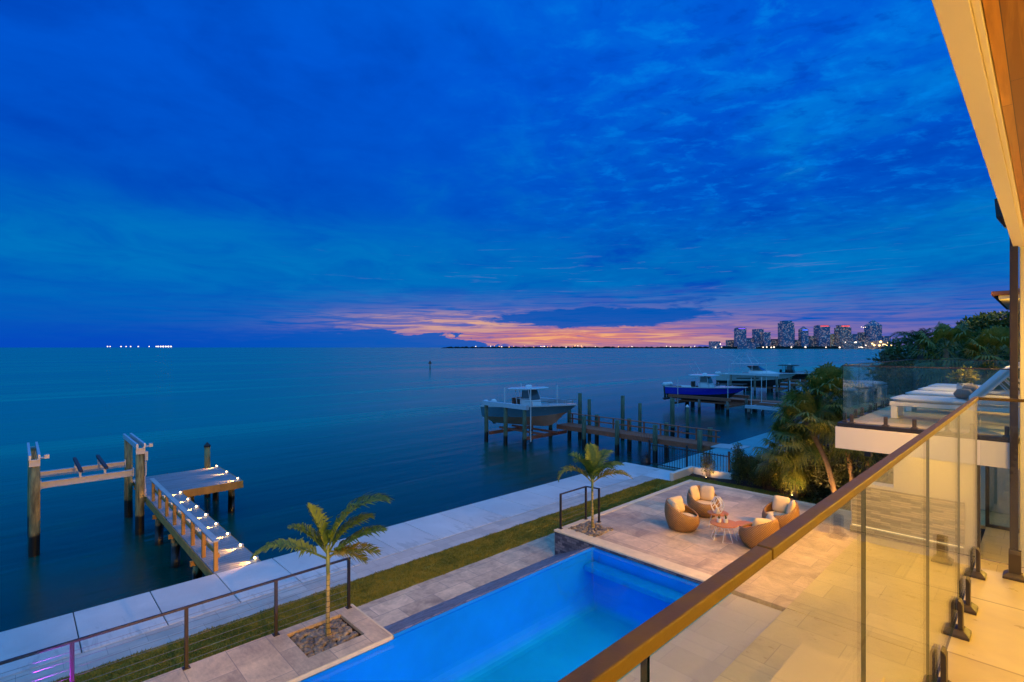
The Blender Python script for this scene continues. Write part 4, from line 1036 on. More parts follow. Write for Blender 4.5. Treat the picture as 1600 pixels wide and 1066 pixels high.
def back_dock(label, x0, x1, y0, y1, z):
    t = thing('dock', label, 'dock', (x0, (y0+y1)/2, 0))
    MB().box(x0, y0, z-.12, x1, y1, z).build('deck', M['red_deck'], t)
    MB().box(x0-.05, y0, z-.35, x0-.005, y1, z-.02).build('stringer', M['red_wood'], t)
    n = int((y1-y0)/3.2)
    for i in range(n+1):
        for x_ in (x0+.2, x1-.2): piling(t, x_, y0+.4+i*(y1-y0-.8)/n, z-.13, .24, M['piling_concrete'])
back_dock('old dock on thick concrete pilings between the blue boat and the low empty lift', 57.2, 59.0, 11.0, 30.0, 1.25)
back_dock('distant dock on pilings below the bow of the tower cruiser', 84.5, 86.0, 10.0, 37.0, 1.5)
# channel marker
mk = thing('channel_marker', 'small red day marker on a pole standing alone in open water', 'marker', (93.3, 133.7, 0))
MB().tube([(93.3,133.7,-2),(93.3,133.7,2.6)], .16, 8).build('pole', M['piling_concrete'], mk)
MB().add([(92.9,134.1,1.9),(93.7,133.3,1.9),(93.3,133.7,3.0),(92.87,134.07,1.9),(93.67,133.27,1.9),(93.27,133.67,3.0)], [(0,1,2),(5,4,3),(0,3,4,1),(1,4,5,2),(2,5,3,0)]).build('day_board', pbr('red marker board', (.35,.02,.02), .6), mk)

# ---------------------------------------------------------------- black picket fence with fan spikes at the property line
fn = thing('picket_fence', 'black metal picket fence with a fan of spikes over the water, at the seawall end', 'fence', (21.7, 11.3, 1.4))
fx_ = 21.70
for y_ in (13.1, 11.2, 9.3): MB().box(fx_-.035, y_-.035, 1.40, fx_+.035, y_+.035, 2.60).build('post', M['black_metal'], fn)
rl = MB(); rl.box(fx_-.015, 9.3, 2.36, fx_+.015, 13.1, 2.40); rl.box(fx_-.015, 9.3, 1.48, fx_+.015, 13.1, 1.52); rl.build('rail', M['black_metal'], fn)
pk_ = MB(); y_ = 9.42
while y_ < 13.05: pk_.box(fx_-.009, y_-.009, 1.44, fx_+.009, y_+.009, 2.44); y_ += .125
pk_.build('picket', M['black_metal'], fn)
fs_ = MB(); c0 = Vector((fx_, 13.15, 1.62))
fs_.lathe((fx_, 13.3, 1.42), [(.22,0),(.24,.12),(.18,.3),(.03,.38)], 12)
for i in range(17):
    a_ = R(-8 + i*7.2); fs_.tube([c0+Vector((0,.1*math.cos(a_),.1*math.sin(a_))), c0+Vector((0, 1.25*math.cos(a_), 1.25*math.sin(a_)))], [.014,.005], 5)
fs_.build('spike_fan', M['black_metal'], fn)
wf = thing('board_fence', 'low brown vertical board fence behind the shrubs', 'fence', (21.7, 5.5, 2.0))
bf = MB(); y_ = 2.2
while y_ < 8.9: bf.box(22.02, y_, 1.4, 22.06, y_+.135, 2.45+random.uniform(-.02,.02)); y_ += .142
bf.build('board', M['wood_dark'], wf)
MB().box(22.065, 2.2, 2.2, 22.12, 8.9, 2.3).build('rail', M['wood_dark'], wf)
# ---------------------------------------------------------------- wicker chairs, tables, lantern
CZ = 2.092
def wicker_chair(x, y, face, label, first=None):
    if first is not None:
        return dup(first, (x, y, CZ), face, label)
    t = thing('wicker_chair', label, 'armchair', (x, y, CZ), face, 'round wicker chairs on the patio')
    NT, NS = 44, 12; rows = []
    def rim(a): return .40 + .34*((1-math.cos(a))/2)**1.15
    def rad(s): return .315 + .155*math.sin(math.pi*(.06+.66*s)) - .02*s
    for s_ in range(NS+1):
        s = s_/NS; rows.append([((rad(s))*math.cos(2*math.pi*j/NT), rad(s)*math.sin(2*math.pi*j/NT), .02+(rim(2*math.pi*j/NT)-.02)*s) for j in range(NT)])
    rows.append([((rad(1)-.022)*math.cos(2*math.pi*j/NT), (rad(1)-.022)*math.sin(2*math.pi*j/NT), rim(2*math.pi*j/NT)+.014) for j in range(NT)])
    for s_ in range(NS, 4, -1):
        s = s_/NS; rows.append([((rad(s)-.045)*math.cos(2*math.pi*j/NT), (rad(s)-.045)*math.sin(2*math.pi*j/NT), .02+(rim(2*math.pi*j/NT)-.02)*s) for j in range(NT)])
    MB().loft(rows).build('shell', M['wicker'], t, local=True, smooth=True)
    MB().lathe((0,0,0), [(.29,0),(.30,.02)], 24).build('base', M['dark_frame'], t, local=True)
    sc = MB(); pr = [(.30,.215),(.375,.235),(.39,.285),(.375,.335),(.28,.365),(.10,.372),(.02,.373)]
    sc.lathe((.02,0,0), pr, 32); sc.build('seat_cushion', M['cushion'], t, local=True, smooth=True)
    for a, tw in ((R(132), .10), (R(222), -.06)):
        c = Vector((.255*math.cos(a), .255*math.sin(a), .575))
        nrm = Vector((-math.cos(a), -math.sin(a), .30)).normalized(); u = Vector((0,0,1)).cross(nrm).normalized(); v = nrm.cross(u)
        u, v = (u*math.cos(tw)+v*math.sin(tw)), (v*math.cos(tw)-u*math.sin(tw))
        Mx = Matrix((u, v, nrm)).transposed()
        MB().pillow(c, .44, .44, .17, Mx).build('back_cushion', M['cushion'], t, local=True, smooth=True)
    return t
def face_to(x, y, tx=13.45, ty=5.85, off=0): return math.atan2(ty-y, tx-x) + R(off)
c0 = wicker_chair(14.55, 7.0, face_to(14.55, 7.0, off=4), 'round wicker chair with two cushions facing the house, behind the white lantern')
wicker_chair(13.0, 6.85, face_to(13.0, 6.85, off=-6), 'round wicker chair seen from behind, closest to the palm and pool corner', c0)
wicker_chair(14.98, 5.02, face_to(14.98, 5.02, off=0), 'round wicker chair with one upright and one tilted cushion, partly behind the cap rail', c0)
wicker_chair(13.22, 4.93, face_to(13.22, 4.93, off=8), 'round wicker chair turned away from the house, its foot hidden by the cap rail', c0)
def coffee_table(x, y, r, h, label, first=None):
    t = thing('coffee_table', label, 'table', (x, y, CZ), random.uniform(0, 1), 'round coffee tables between the wicker chairs')
    MB().lathe((0,0,0), [(r-.02,h-.028),(r,h-.02),(r,h-.006),(r-.01,h)], 40).build('table_top', M['teak'], t, local=True)
    for k in range(4):
        a = math.pi/2*k; b_ = a + R(32); lg = MB()
        p = lambda an, rr, z: (rr*math.cos(an), rr*math.sin(an), z)
        lg.tube([p(a, r*.55, h-.03), p(a-R(14), r*.92, .012), p(b_, r*.92, .012), p(b_-R(14), r*.55, h-.03)], .0085, 6)
        lg.build('leg', M['white_paint'], t, local=True)
    return t
coffee_table(13.05, 5.72, .34, .42, 'reddish round coffee table with white wire legs, holding two white pots')
coffee_table(13.75, 6.20, .27, .42, 'round reddish coffee table under the white lantern')
coffee_table(13.55, 5.38, .26, .36, 'lower round reddish coffee table beside the back of the nearest wicker chair')
for i, (x_, y_, lab) in enumerate(((13.00, 5.83, 'small white pot nearer the patio wicker chairs on the water side of the coffee table'), (13.10, 5.70, 'small white pot with an upright plant in the middle of the reddish coffee table'))):
    t = thing('plant_pot', lab, 'plant pot', (x_, y_, CZ+.421), 0, 'small pots on the coffee table')
    MB().lathe((0,0,0), [(.045,0),(.052,.01),(.055,.10),(.046,.102),(.044,.085)], 16).build('pot', M['white_pot'], t, local=True)
    pl = MB(); rr = random.Random(i)
    for k in range(16):
        a = rr.uniform(0, 6.28); l_ = rr.uniform(.09, .17); o_ = rr.uniform(.015, .06)
        b0 = Vector((.012*math.cos(a), .012*math.sin(a), .085)); tp = Vector((o_*math.cos(a), o_*math.sin(a), .085+l_)); sd = Vector((-math.sin(a), math.cos(a), 0))*.009
        pl.add([b0-sd, b0+sd, tp], [(0,1,2)])
    pl.build('plant', M['hedge_leaf'], t, local=True)
ln = thing('lantern', 'white geometric wire lantern standing on a round coffee table', 'lantern', (13.72, 6.20, CZ+.422))
fr = MB(); rings = [(.09,.0),(.17,.14),(.17,.26),(.075,.42)]; P3 = []
for q, (r_, z_) in enumerate(rings): P3.append([Vector((r_*math.cos(2*math.pi*(j+.5*(q%2))/6), r_*math.sin(2*math.pi*(j+.5*(q%2))/6), z_)) for j in range(6)])
for q in range(4):
    for j in range(6):
        if q in (0, 3): fr.tube([P3[q][j], P3[q][(j+1)%6]], .008, 5)
        if q < 3:
            fr.tube([P3[q][j], P3[q+1][j]], .008, 5); fr.tube([P3[q][j], P3[q+1][(j-1)%6 if q%2==0 else (j+1)%6]], .008, 5)
fr.build('frame', M['white_paint'], ln, local=True)
MB().lathe((0,0,.005), [(.045,0),(.045,.13),(.02,.135)], 14).build('candle', M['candle'], ln, local=True)

# long low box seat on the lit floor below the balcony
M['bench_box'] = pbr('cream box seat', (.56, .43, .21), .6, var=.05)
bx = thing('storage_bench', 'cream box bench on the lit stone floor below the glass railing', 'bench', (7.2, 2.1, 2.09))
MB().box(6.2, 1.55, 2.095, 8.34, 2.48, 2.52).build('body', M['bench_box'], bx, bevel=.01)
MB().box(6.15, 1.5, 2.522, 8.40, 2.54, 2.60).build('lid', M['bench_box'], bx, bevel=.015)

# ---------------------------------------------------------------- sun loungers on the terrace
TZ = 5.628
def lounger(x0, label, first=None):
    if first is not None: return dup(first, (x0, 0, TZ), None, label)
    t = thing('sun_lounger', label, 'sun lounger', (x0, 0, TZ), 0, 'white sun loungers on the terrace'); W = .66
    f = MB(); f.box(0, .15, .245, .055, 2.12, .32); f.box(W-.055, .15, .245, W, 2.12, .32); f.box(.056, 2.06, .247, W-.056, 2.12, .318); f.box(.056, .15, .247, W-.056, .21, .318); f.box(.056, .95, .26, W-.056, 1.0, .317)
    f.build('frame', M['white_paint'], t, local=True, bevel=.006)
    for x_, y_ in ((0, 2.0), (W-.09, 2.0), (0, .30), (W-.09, .30)): MB().box(x_+.002, y_, 0, x_+.088, y_+.10, .244).build('leg', M['white_paint'], t, local=True, bevel=.005)
    sm = MB(); sm.pillow((W/2, 1.53, .375), W-.02, 1.22, .11, None, 9, 10.0); sm.build('mattress', M['mattress'], t, local=True, smooth=True)
    a = R(50); dirv = Vector((0, -math.cos(a), math.sin(a))); nr = Vector((0, math.sin(a), math.cos(a))); c = Vector((W/2, .94, .37)) + dirv*.40 + nr*.03
    Mx = Matrix((Vector((1,0,0)), dirv, nr*1.0)).transposed()
    MB().pillow(c, W-.02, .84, .15, Mx, 9, 10.0).build('back_mattress', M['mattress'], t, local=True, smooth=True)
    bf = MB()
    for s in (.03, W-.03): bf.bar(Vector((s, .96, .345)) - nr*.03, Vector((s, .96, .345)) + dirv*.82 - nr*.03, .04, .03)
    bf.bar(Vector((.05, .96, .345)) + dirv*.80 - nr*.03, Vector((W-.05, .96, .345)) + dirv*.80 - nr*.03, .04, .03)
    bf.build('back_frame', M['white_paint'], t, local=True)
    sp = MB()
    for s in (.10, W-.10):
        q0 = Vector((s, .96, .345)) + dirv*.55 - nr*.04; sp.bar(q0, (s, .22, .30), .035, .02); sp.bar((s, .22, .30), (s, .16, .30), .04, .03)
    sp.build('back_support', M['white_paint'], t, local=True)
    return t
l0 = lounger(12.25, 'white sun lounger nearest the balcony, its raised back toward the house corner')
lounger(13.80, 'second white sun lounger counted from the balcony side of the terrace', l0)
lounger(15.35, 'third white sun lounger counted from the balcony, behind the potted plant', l0)
lounger(16.90, 'white sun lounger farthest from the balcony', l0)
for x_, y_, lab in ((12.58, 1.06, 'taupe bolster pillow on the lounger nearest the balcony'), (14.13, 1.08, 'taupe bolster pillow on the second lounger from the balcony')):
    b = MB(); b.pillow((x_, y_, TZ+.52), .46, .26, .18, None, 7, 3.0); tag(b.build('bolster_pillow', M['taupe'], smooth=True), lab, 'pillow', 'taupe pillows on the loungers')
t = thing('side_table', 'small white side table between two loungers', 'table', (14.78, 1.2, TZ))
MB().box(14.60, 1.0, TZ+.33, 14.96, 1.4, TZ+.36).build('table_top', M['white_paint'], t, bevel=.005)
for x_ in (14.62, 14.90):
    for y_ in (1.02, 1.34): MB().box(x_, y_, TZ, x_+.04, y_+.04, TZ+.329).build('leg', M['white_paint'], t)
t = thing('plant_pot', 'white round pot with a bushy yellow-green plant among the sun loungers', 'plant pot', (14.78, 1.22, TZ+.361))
MB().lathe((0,0,0), [(.08,0),(.13,.05),(.145,.14),(.13,.24),(.12,.245),(.115,.2)], 20).build('pot', M['white_pot'], t, local=True, smooth=True)

# unseen wall lamp added on the house wing to warm the terrace deck
k = thing('added_sconce', None, None, (0,0,0)); k.parent = house; k.location = Vector((14.6, .30, 7.3)) - house.location
MB().box(-.05, -.01, -.16, .05, .08, .16).build('lamp_body', M['black_metal'], k, local=True)
point(k, 'lamp', (14.6, .52, 7.3), 130, WARM, .06)
# ---------------------------------------------------------------- plants
def leaf_mesh(name, C, size, mat, parent=None, aspect=.42, seed=0, up=.35, droop=.0, sizevar=.4):
    """many leaf-shaped quads at the points C"""
    r_ = np.random.default_rng(seed); C = np.asarray(C, float); n = len(C)
    d = r_.normal(size=(n,3)); d[:,2] += up; d /= np.linalg.norm(d, axis=1)[:,None]
    k = r_.normal(size=(n,3)); s = np.cross(d, k); s /= np.linalg.norm(s, axis=1)[:,None]
    nn = np.cross(d, s)
    L = size*(1 + r_.uniform(-sizevar, sizevar, n))[:,None]; W = L*aspect
    V = np.stack([C, C + d*L*.45 + s*W*.5 + nn*L*.06, C + d*L - np.array([0,0,1])*L*droop, C + d*L*.45 - s*W*.5 + nn*L*.06], 1).reshape(-1,3)
    off = Vector((0,0,0)); p = parent
    while p is not None: off += p.location; p = p.parent
    V = V - np.array(off)
    me = bpy.data.meshes.new(name); me.vertices.add(4*n); me.vertices.foreach_set('co', V.ravel())
    me.loops.add(4*n); me.loops.foreach_set('vertex_index', np.arange(4*n, dtype=np.int32))
    me.polygons.add(n); me.polygons.foreach_set('loop_start', np.arange(0, 4*n, 4, dtype=np.int32)); me.polygons.foreach_set('loop_total', np.full(n, 4, np.int32))
    me.update(calc_edges=True); me.validate()
    o = bpy.data.objects.new(name, me); COL.objects.link(o); me.materials.append(mat)
    if parent is not None: o.parent = parent
    return o
def crown_points(blobs, n, seed, shell=.55):
    r_ = np.random.default_rng(seed); w = np.array([b[3]*b[4]*b[5] for b in blobs])**.67; w /= w.sum(); P = []
    for b, m_ in zip(blobs, (w*n).astype(int)):
        d = r_.normal(size=(m_,3)); d /= np.linalg.norm(d, axis=1)[:,None]; rad = (shell + (1.08-shell)*r_.random(m_)**.7)
        sub = r_.normal(size=(max(4, m_//28),3)); sub /= np.linalg.norm(sub, axis=1)[:,None]        # pull leaves into clumps
        ix = r_.integers(0, len(sub), m_); d = d*.45 + sub[ix]*.75; d /= np.linalg.norm(d, axis=1)[:,None]
        P.append(np.array(b[:3]) + d*rad[:,None]*np.array(b[3:6]))
    return np.concatenate(P)
t = [o for o in bpy.data.objects if o.name.startswith('plant_pot')][-1]
leaf_mesh('plant', crown_points([(14.78,1.22,TZ+.74,.20,.20,.15)], 260, 5, .2), .11, M['palm_leaf_dry'], t, .4, 5)

def frond(mb, base, az, el0, L, curl, nl=30, wl=.34, twist=0.0, wind=(0,0,0), seed=0, tipw=.35, fold=.5):
    """one feather frond: rachis curve with drooping leaflets"""
    rr = random.Random(seed); pts = []; p = Vector(base); e = el0; n = 14; W = Vector(wind)
    for i in range(n+1):
        pts.append(p.copy())
        d = Vector((math.cos(az)*math.cos(e), math.sin(az)*math.cos(e), math.sin(e))) + W*(i/n)
        p = p + d.normalized()*(L/n); e -= curl/n*(.35+1.3*i/n)
    mb.tube(pts, [.016*(1-.8*i/n)+.003 for i in range(n+1)], 5)
    for k in range(nl):
        u = .16 + .84*k/(nl-1); f_ = u*n; i = min(int(f_), n-1); q = pts[i].lerp(pts[i+1], f_-i)
        tg = (pts[i+1]-pts[i]).normalized(); sd = tg.cross(Vector((0,0,1)));
        if sd.length < .05: sd = Vector((-math.sin(az), math.cos(az), 0))
        sd.normalize(); upv = sd.cross(tg)
        ll = wl*(math.sin(math.pi*min(1, .12+.80*u))**.7)*(1 if u < .9 else .8)
        for s in (1, -1):
            l_ = ll*rr.uniform(.85, 1.1); ang = R(rr.uniform(-6, 6))
            dd = (sd*s*(.86) + tg*(.55+.5*u) + upv*fold*rr.uniform(.5, 1.1)).normalized()
            w_ = .018*rr.uniform(.8, 1.2)*(L**.5); wd = tg*w_
            a = q; b_ = q + dd*l_*.5; c_ = q + dd*l_*.92 + Vector((0,0,-1))*l_*rr.uniform(.18, .42) + W*l_*.5
            mb.add([a-wd*.5, a+wd*.5, b_+wd, b_-wd], [(0,1,2,3)]); mb.add([b_-wd, b_+wd, c_], [(0,1,2)])
def young_palm(label, x, y, z, H, fronds, seed):
    t = thing('palm_tree', label, 'palm', (x, y, z)); rr = random.Random(seed)
    zs = [0, .06, .2, H*.5, H*.8]; tr = MB(); tr.tube([(x+.01*math.sin(k*2.1), y+.01*math.cos(k*1.7), z+q) for k, q in enumerate(zs)], [.062,.050,.036,.032,.031], 12)
    tr.build('trunk', M['palm_trunk'], t, smooth=True)
    cs_ = MB(); cs_.tube([(x, y, z+H*.78), (x, y, z+H*.95), (x, y, z+H*1.12)], [.030,.035,.014], 10); cs_.build('crown_shaft', M['palm_shaft'], t, smooth=True)
    for i, (az, el, L, cu, wl, dry) in enumerate(fronds):
        mb = MB(); frond(mb, (x, y, z+H*(.95+.03*(i%4))), R(az), R(el), L, R(cu), 42, wl*1.22, wind=(.24,-.23,0), seed=seed*31+i)
        mb.build('frond', M['palm_leaf_dry'] if dry else M['palm_leaf'], t)
    return t
# azimuth: 136 = picture left, -44 = picture right, 46 = away from the house
young_palm('young palm with wind-blown fronds in the rock bed beside the long cable railing', 3.85, 8.53, 2.03, 1.42,
   [(137, 24, 1.30, 58, .34, 0), (131, 70, .92, 34, .32, 0), (150, 52, .80, 46, .30, 0), (-34, 76, 1.42, 96, .44, 0), (-44, 44, 1.10, 40, .34, 0), (-50, 22, .90, 46, .30, 1), (-20, 62, .95, 60, .32, 0), (-60, 8, .72, 50, .26, 1)], 11)
young_palm('young palm with arching fronds on the patio corner by the short railing', 11.27, 8.55, 2.07, 1.32,
   [(138, 48, 1.12, 118, .36, 1), (120, 66, .95, 70, .36, 0), (80, 82, .95, 40, .34, 0), (0, 72, .95, 60, .36, 0), (-42, 38, 1.05, 84, .36, 1), (-50, 58, .95, 70, .34, 0), (-100, 62, .85, 80, .30, 0), (165, 64, .9, 80, .32, 0), (50, 50, .8, 80, .30, 0)], 23)
def fan_palm(label, x, y, z0, zc, lean, n, rl, seed, mat=None, group=None, trunk_r=.088):
    t = thing('fan_palm', label, 'palm', (x, y, z0), 0, group); rr = random.Random(seed); top = Vector((x+lean[0], y+lean[1], zc))
    tr = MB(); b0 = Vector((x, y, z0)); pts = [b0.lerp(top, q) + Vector((0,0,0)) + Vector((lean[0], lean[1], 0))*(-.25*math.sin(math.pi*q)) for q in (0,.1,.3,.5,.7,.85,1)]
    tr.tube(pts, [trunk_r*1.25, trunk_r, trunk_r*.92, trunk_r*.9, trunk_r*.9, trunk_r*1.0, trunk_r*.8], 10); tr.build('trunk', M['sabal_trunk'], t, smooth=True)
    mb = MB()
    for k in range(n):
        az = rr.uniform(0, 6.283); el = R(rr.choice((72, 55, 35, 15, -5, -25, -45, -62, -70)) + rr.uniform(-10, 10)); L = rl*rr.uniform(.55, .85)
        d = Vector((math.cos(az)*math.cos(el), math.sin(az)*math.cos(el), math.sin(el))); c = top + d*L + Vector((0,0,-.10*L))
        mb.tube([top, top.lerp(c, .55)+Vector((0,0,.05)), c], .010, 4)
        sd = d.cross(Vector((0,0,1))); sd.normalize(); up = sd.cross(d)
        m_ = 22; R_ = rl*rr.uniform(.50, .70)
        for j in range(m_):
            a = R(-125 + 250*j/(m_-1)); dd = (d*math.cos(a) + sd*math.sin(a) + up*.22*math.cos(a*1.3)).normalized(); l_ = R_*(1-.28*abs(a)/R(125))*rr.uniform(.85, 1.1)
            wd = dd.cross(up).normalized()*(.028*R_*1.7); mid = c + dd*l_*.55; tip = c + dd*l_*.95 + Vector((0,0,-1))*l_*rr.uniform(.22, .60)
            mb.add([c-wd*.35, c+wd*.35, mid+wd, mid-wd], [(0,1,2,3)]); mb.add([mid-wd, mid+wd, tip], [(0,1,2)])
    mb.build('crown', mat or M['sabal_leaf'], t); return t
GP = 'fan palms clustered beside the sun terrace'
fan_palm('fan palm with its crown reaching toward the water, in the cluster beside the terrace', 20.0, 4.95, 1.45, 4.35, (.15, .95), 46, 1.20, 1, group=GP)
fan_palm('tallest fan palm of the cluster, its crown beside the terrace glass', 20.6, 4.55, 1.45, 5.15, (.2, .75), 46, 1.22, 2, group=GP)
fan_palm('fan palm with a straight trunk close below the white terrace edge', 20.8, 4.05, 1.45, 4.3, (.25, .55), 38, 1.10, 3, group=GP)
fan_palm('small low fan palm drooping over the shrubs at the waterside of the cluster', 20.4, 6.3, 1.45, 3.35, (0, .25), 38, 1.08, 4, group=GP, trunk_r=.075)
fan_palm('fan palm hidden low among the trunks under the terrace edge', 21.6, 3.4, 1.45, 4.0, (.2, .2), 20, .90, 5, group=GP, trunk_r=.075)
fan_palm('olive fan palm rising behind the far terrace glass', 24.0, 2.4, 1.9, 6.95, (0, .1), 34, 1.05, 6)
fan_palm('yellowish fan palm behind the raised lounger backs', 23.0, 1.05, 1.9, 6.75, (0, .1), 34, .95, 7, M['palm_leaf_dry'])
t = thing('palm_tree', 'dark feather palm arching out over the shore lights behind the terrace', 'palm', (31, 4.3, 1.4))
tr = MB(); tr.tube([(31,4.3,1.4),(31.1,4.2,4.5),(31,4.15,7.2)], [.18,.13,.12], 10); tr.build('trunk', M['bark'], t, smooth=True)
mb = MB()
for i in range(15): frond(mb, (31,4.15,7.15), R(24*i+10), R(random.uniform(20, 70)), 1.45, R(random.uniform(90, 150)), 24, .45, seed=100+i)
mb.build('crown', M['tree_leaf'], t)

def tree(name, label, x, y, z0, blobs, n, size, mat, seed, group=None, trunk=.16):
    t = thing(name, label, 'tree', (x, y, z0), 0, group); rr = random.Random(seed); tr = MB()
    zc = np.mean([b[2] for b in blobs]); fork = z0 + (zc-z0)*.45
    tr.tube([(x,y,z0),(x+.05,y,z0+(fork-z0)*.5),(x,y+.05,fork)], [trunk, trunk*.75, trunk*.65], 8)
    for b in blobs: tr.tube([(x,y+.05,fork), ((x+b[0])/2+rr.uniform(-.1,.1), (y+b[1])/2, (fork+b[2])/2+.1), b[:3]], [trunk*.55, trunk*.35, trunk*.12], 6)
    tr.build('trunk', M['bark'], t)
    leaf_mesh('crown', crown_points(blobs, n, seed), size, mat, t, .45, seed); return t
GT = 'trees beyond the sun terrace'
def bl(cx, cy, cz, s, k, seed, flat=.7):
    r_ = random.Random(seed); return [(cx+r_.uniform(-s,s), cy+r_.uniform(-s,s), cz+r_.uniform(-s*.6,s*.5), s*r_.uniform(.5,.8), s*r_.uniform(.5,.8), s*flat*r_.uniform(.45,.75)) for _ in range(k)]
tree('broadleaf_tree', 'dark broadleaf tree at the waterside end of the trees, in front of the shore lights', 40, 5.2, 1.4, bl(40, 5.2, 5.5, 1.25, 7, 1), 4600, .24, M['tree_leaf'], 1, GT)
tree('broadleaf_tree', 'dark green broadleaf tree just behind the feather palm', 36, 4.4, 1.4, bl(36, 4.5, 6.5, 1.55, 7, 2), 4600, .24, M['tree_leaf'], 2, GT)
tree('broadleaf_tree', 'flat-topped broadleaf tree midway along the tree line', 34.5, 2.9, 1.4, bl(34.5, 3.0, 6.9, 1.3, 6, 3, .55), 4200, .22, M['tree_leaf'], 3, GT)
tree('broadleaf_tree', 'bronze-red leaved tree between the flat-topped tree and the house corner', 38, 2.1, 1.4, bl(38, 2.2, 7.0, 1.3, 6, 4), 4000, .24, M['red_leaf'], 4, GT)
tree('broadleaf_tree', 'tallest dark tree, close to the tiled roof by the house corner', 40, 1.3, 1.4, bl(40, 1.5, 7.9, 1.3, 7, 5), 4600, .24, M['tree_leaf'], 5, GT)
tree('broadleaf_tree', 'olive green bushy tree low behind the terrace glass', 28, 3.4, 1.4, bl(28, 3.4, 5.5, 1.4, 7, 6), 4600, .20, M['tree_leaf2'], 6, GT)
tree('broadleaf_tree', 'low dark bushy tree behind the loungers', 29, 1.6, 1.4, bl(29, 1.5, 5.4, 1.5, 7, 7), 4600, .20, M['tree_leaf'], 7, GT)
tree('broadleaf_tree', 'shaggy olive shrub tree just outside the far terrace corner', 23.5, 4.3, 1.6, bl(23.5, 4.3, 4.8, 1.1, 7, 8), 4200, .16, M['tree_leaf2'], 8, GT, .1)
tree('broadleaf_tree', 'dark wide tree filling the gap below the flat-topped tree', 33, 4.2, 1.4, bl(33, 4.2, 4.8, 1.6, 7, 10), 4600, .24, M['tree_leaf'], 10, GT)
tree('wispy_shrub', 'thin wispy shrub with sparse feathery twigs, beside the bow of the tower cruiser', 27.5, 7.7, 1.4, bl(27.5, 7.6, 4.9, 1.25, 9, 9), 900, .13, M['tree_leaf2'], 9, None, .05)

GH = 'shrubs in the bed beyond the patio'
def shrub(label, x, y, z, h, r_, n, seed, mat=None, flowers=0):
    t = thing('shrub', label, 'shrub', (x, y, z), 0, GH); rr = random.Random(seed); st = MB()
    bl_ = []
    for k in range(6):
        ox, oy = rr.uniform(-r_, r_)*.7, rr.uniform(-r_, r_)*.7; hh = h*rr.uniform(.7, 1.0)
        st.tube([(x+ox*.3, y+oy*.3, z-.05), (x+ox, y+oy, z+hh)], [.014, .006], 5)
        bl_.append((x+ox, y+oy, z+hh*.55, r_*.55, r_*.55, hh*.5))
    st.build('stem', M['bark'], t)
    leaf_mesh('foliage', crown_points(bl_, n, seed, .25), .085, mat or M['hedge_leaf'], t, .34, seed, .9)
    if flowers: leaf_mesh('flower', np.array([(x+rr.uniform(-r_,r_), y+rr.uniform(-r_,r_), z+h*rr.uniform(.9,1.25)) for _ in range(flowers)]), .07, M['flower'], t, .8, seed)
    return t
shrub('uplit shrub alone inside the low pale retaining wall', 21.2, 10.0, 1.5, 1.35, .24, 900, 1)
for i, (y_, lab, hh, fl_) in enumerate(((8.45, 'narrow upright shrub first in line after the picket fence', 1.25, 0), (7.85, 'upright shrub second in line after the picket fence', 1.05, 0),
     (7.35, 'dark shrub third in line after the picket fence', 1.15, 0), (6.85, 'yellow-green shrub fourth in line after the picket fence', 1.2, 0), (6.4, 'tall shrub with pink flowers and a lit foot', 1.35, 14),
     (5.95, 'tall leafy shrub with pink flowers next to the fan palms', 1.45, 16), (5.35, 'dark shrub under the lowest fan palm', 1.1, 0), (4.75, 'dark shrub in front of the leaning palm trunks', 1.0, 0), (4.1, 'shrub at the house end of the row, before the cap rail', 1.0, 0))):
    shrub(lab, 21.15 + (i%2)*.2, y_+.25, 1.45, hh*1.3, .42, 3600, 20+i, M['palm_leaf_dry'] if 'yellow' in lab else None, fl_)
o = leaf_mesh('undergrowth', np.stack([rng.uniform(20.3, 22.0, 9000), rng.uniform(2.0, 6.6, 9000), 1.45 + rng.random(9000)**1.3*2.0], 1), .13, M['tree_leaf2'], None, .4, 77, .6)
tag(o, 'dark tangled undergrowth below the fan palms', 'undergrowth', kind='stuff')
o = leaf_mesh('undergrowth', np.stack([rng.uniform(23.5, 60, 12000), rng.uniform(-1, 8.0, 12000), 1.4 + rng.random(12000)**1.4*2.6], 1), .30, M['tree_leaf'], None, .45, 78, .6)
tag(o, 'dark low growth under the trees beyond the terrace', 'undergrowth', kind='stuff')
def uplight(label, x, y, z, tgt, w, ang=95):
    k = thing('garden_uplight', label, 'garden light', (x, y, z))
    MB().lathe((x,y,z-.03), [(.035,0),(.04,.08),(.028,.085)], 10).build('housing', M['black_metal'], k)
    MB().lathe((x,y,z+.056), [(.026,0),(.026,.003)], 10).build('lens', M['lamp_warm'], k)
    spot(k, 'lamp', (x, y, z+.09), tgt, w, (1.0, .52, .16), ang, .8, .03)
uplight('small garden uplight at the foot of the single shrub by the retaining wall', 20.85, 9.9, 1.5, (21.5, 10.1, 2.3), 40, 140)
uplight('small garden uplight in front of the flowering shrub', 20.6, 6.5, 1.5, (21.3, 6.7, 2.2), 90, 140)
uplight('small garden uplight aimed at the leaning palm trunks', 19.6, 4.5, 1.5, (20.5, 4.9, 4.4), 300, 110)
uplight('small garden uplight between the waterside palm and the shrubs', 19.6, 5.7, 1.5, (20.4, 6.1, 4.4), 260, 110)

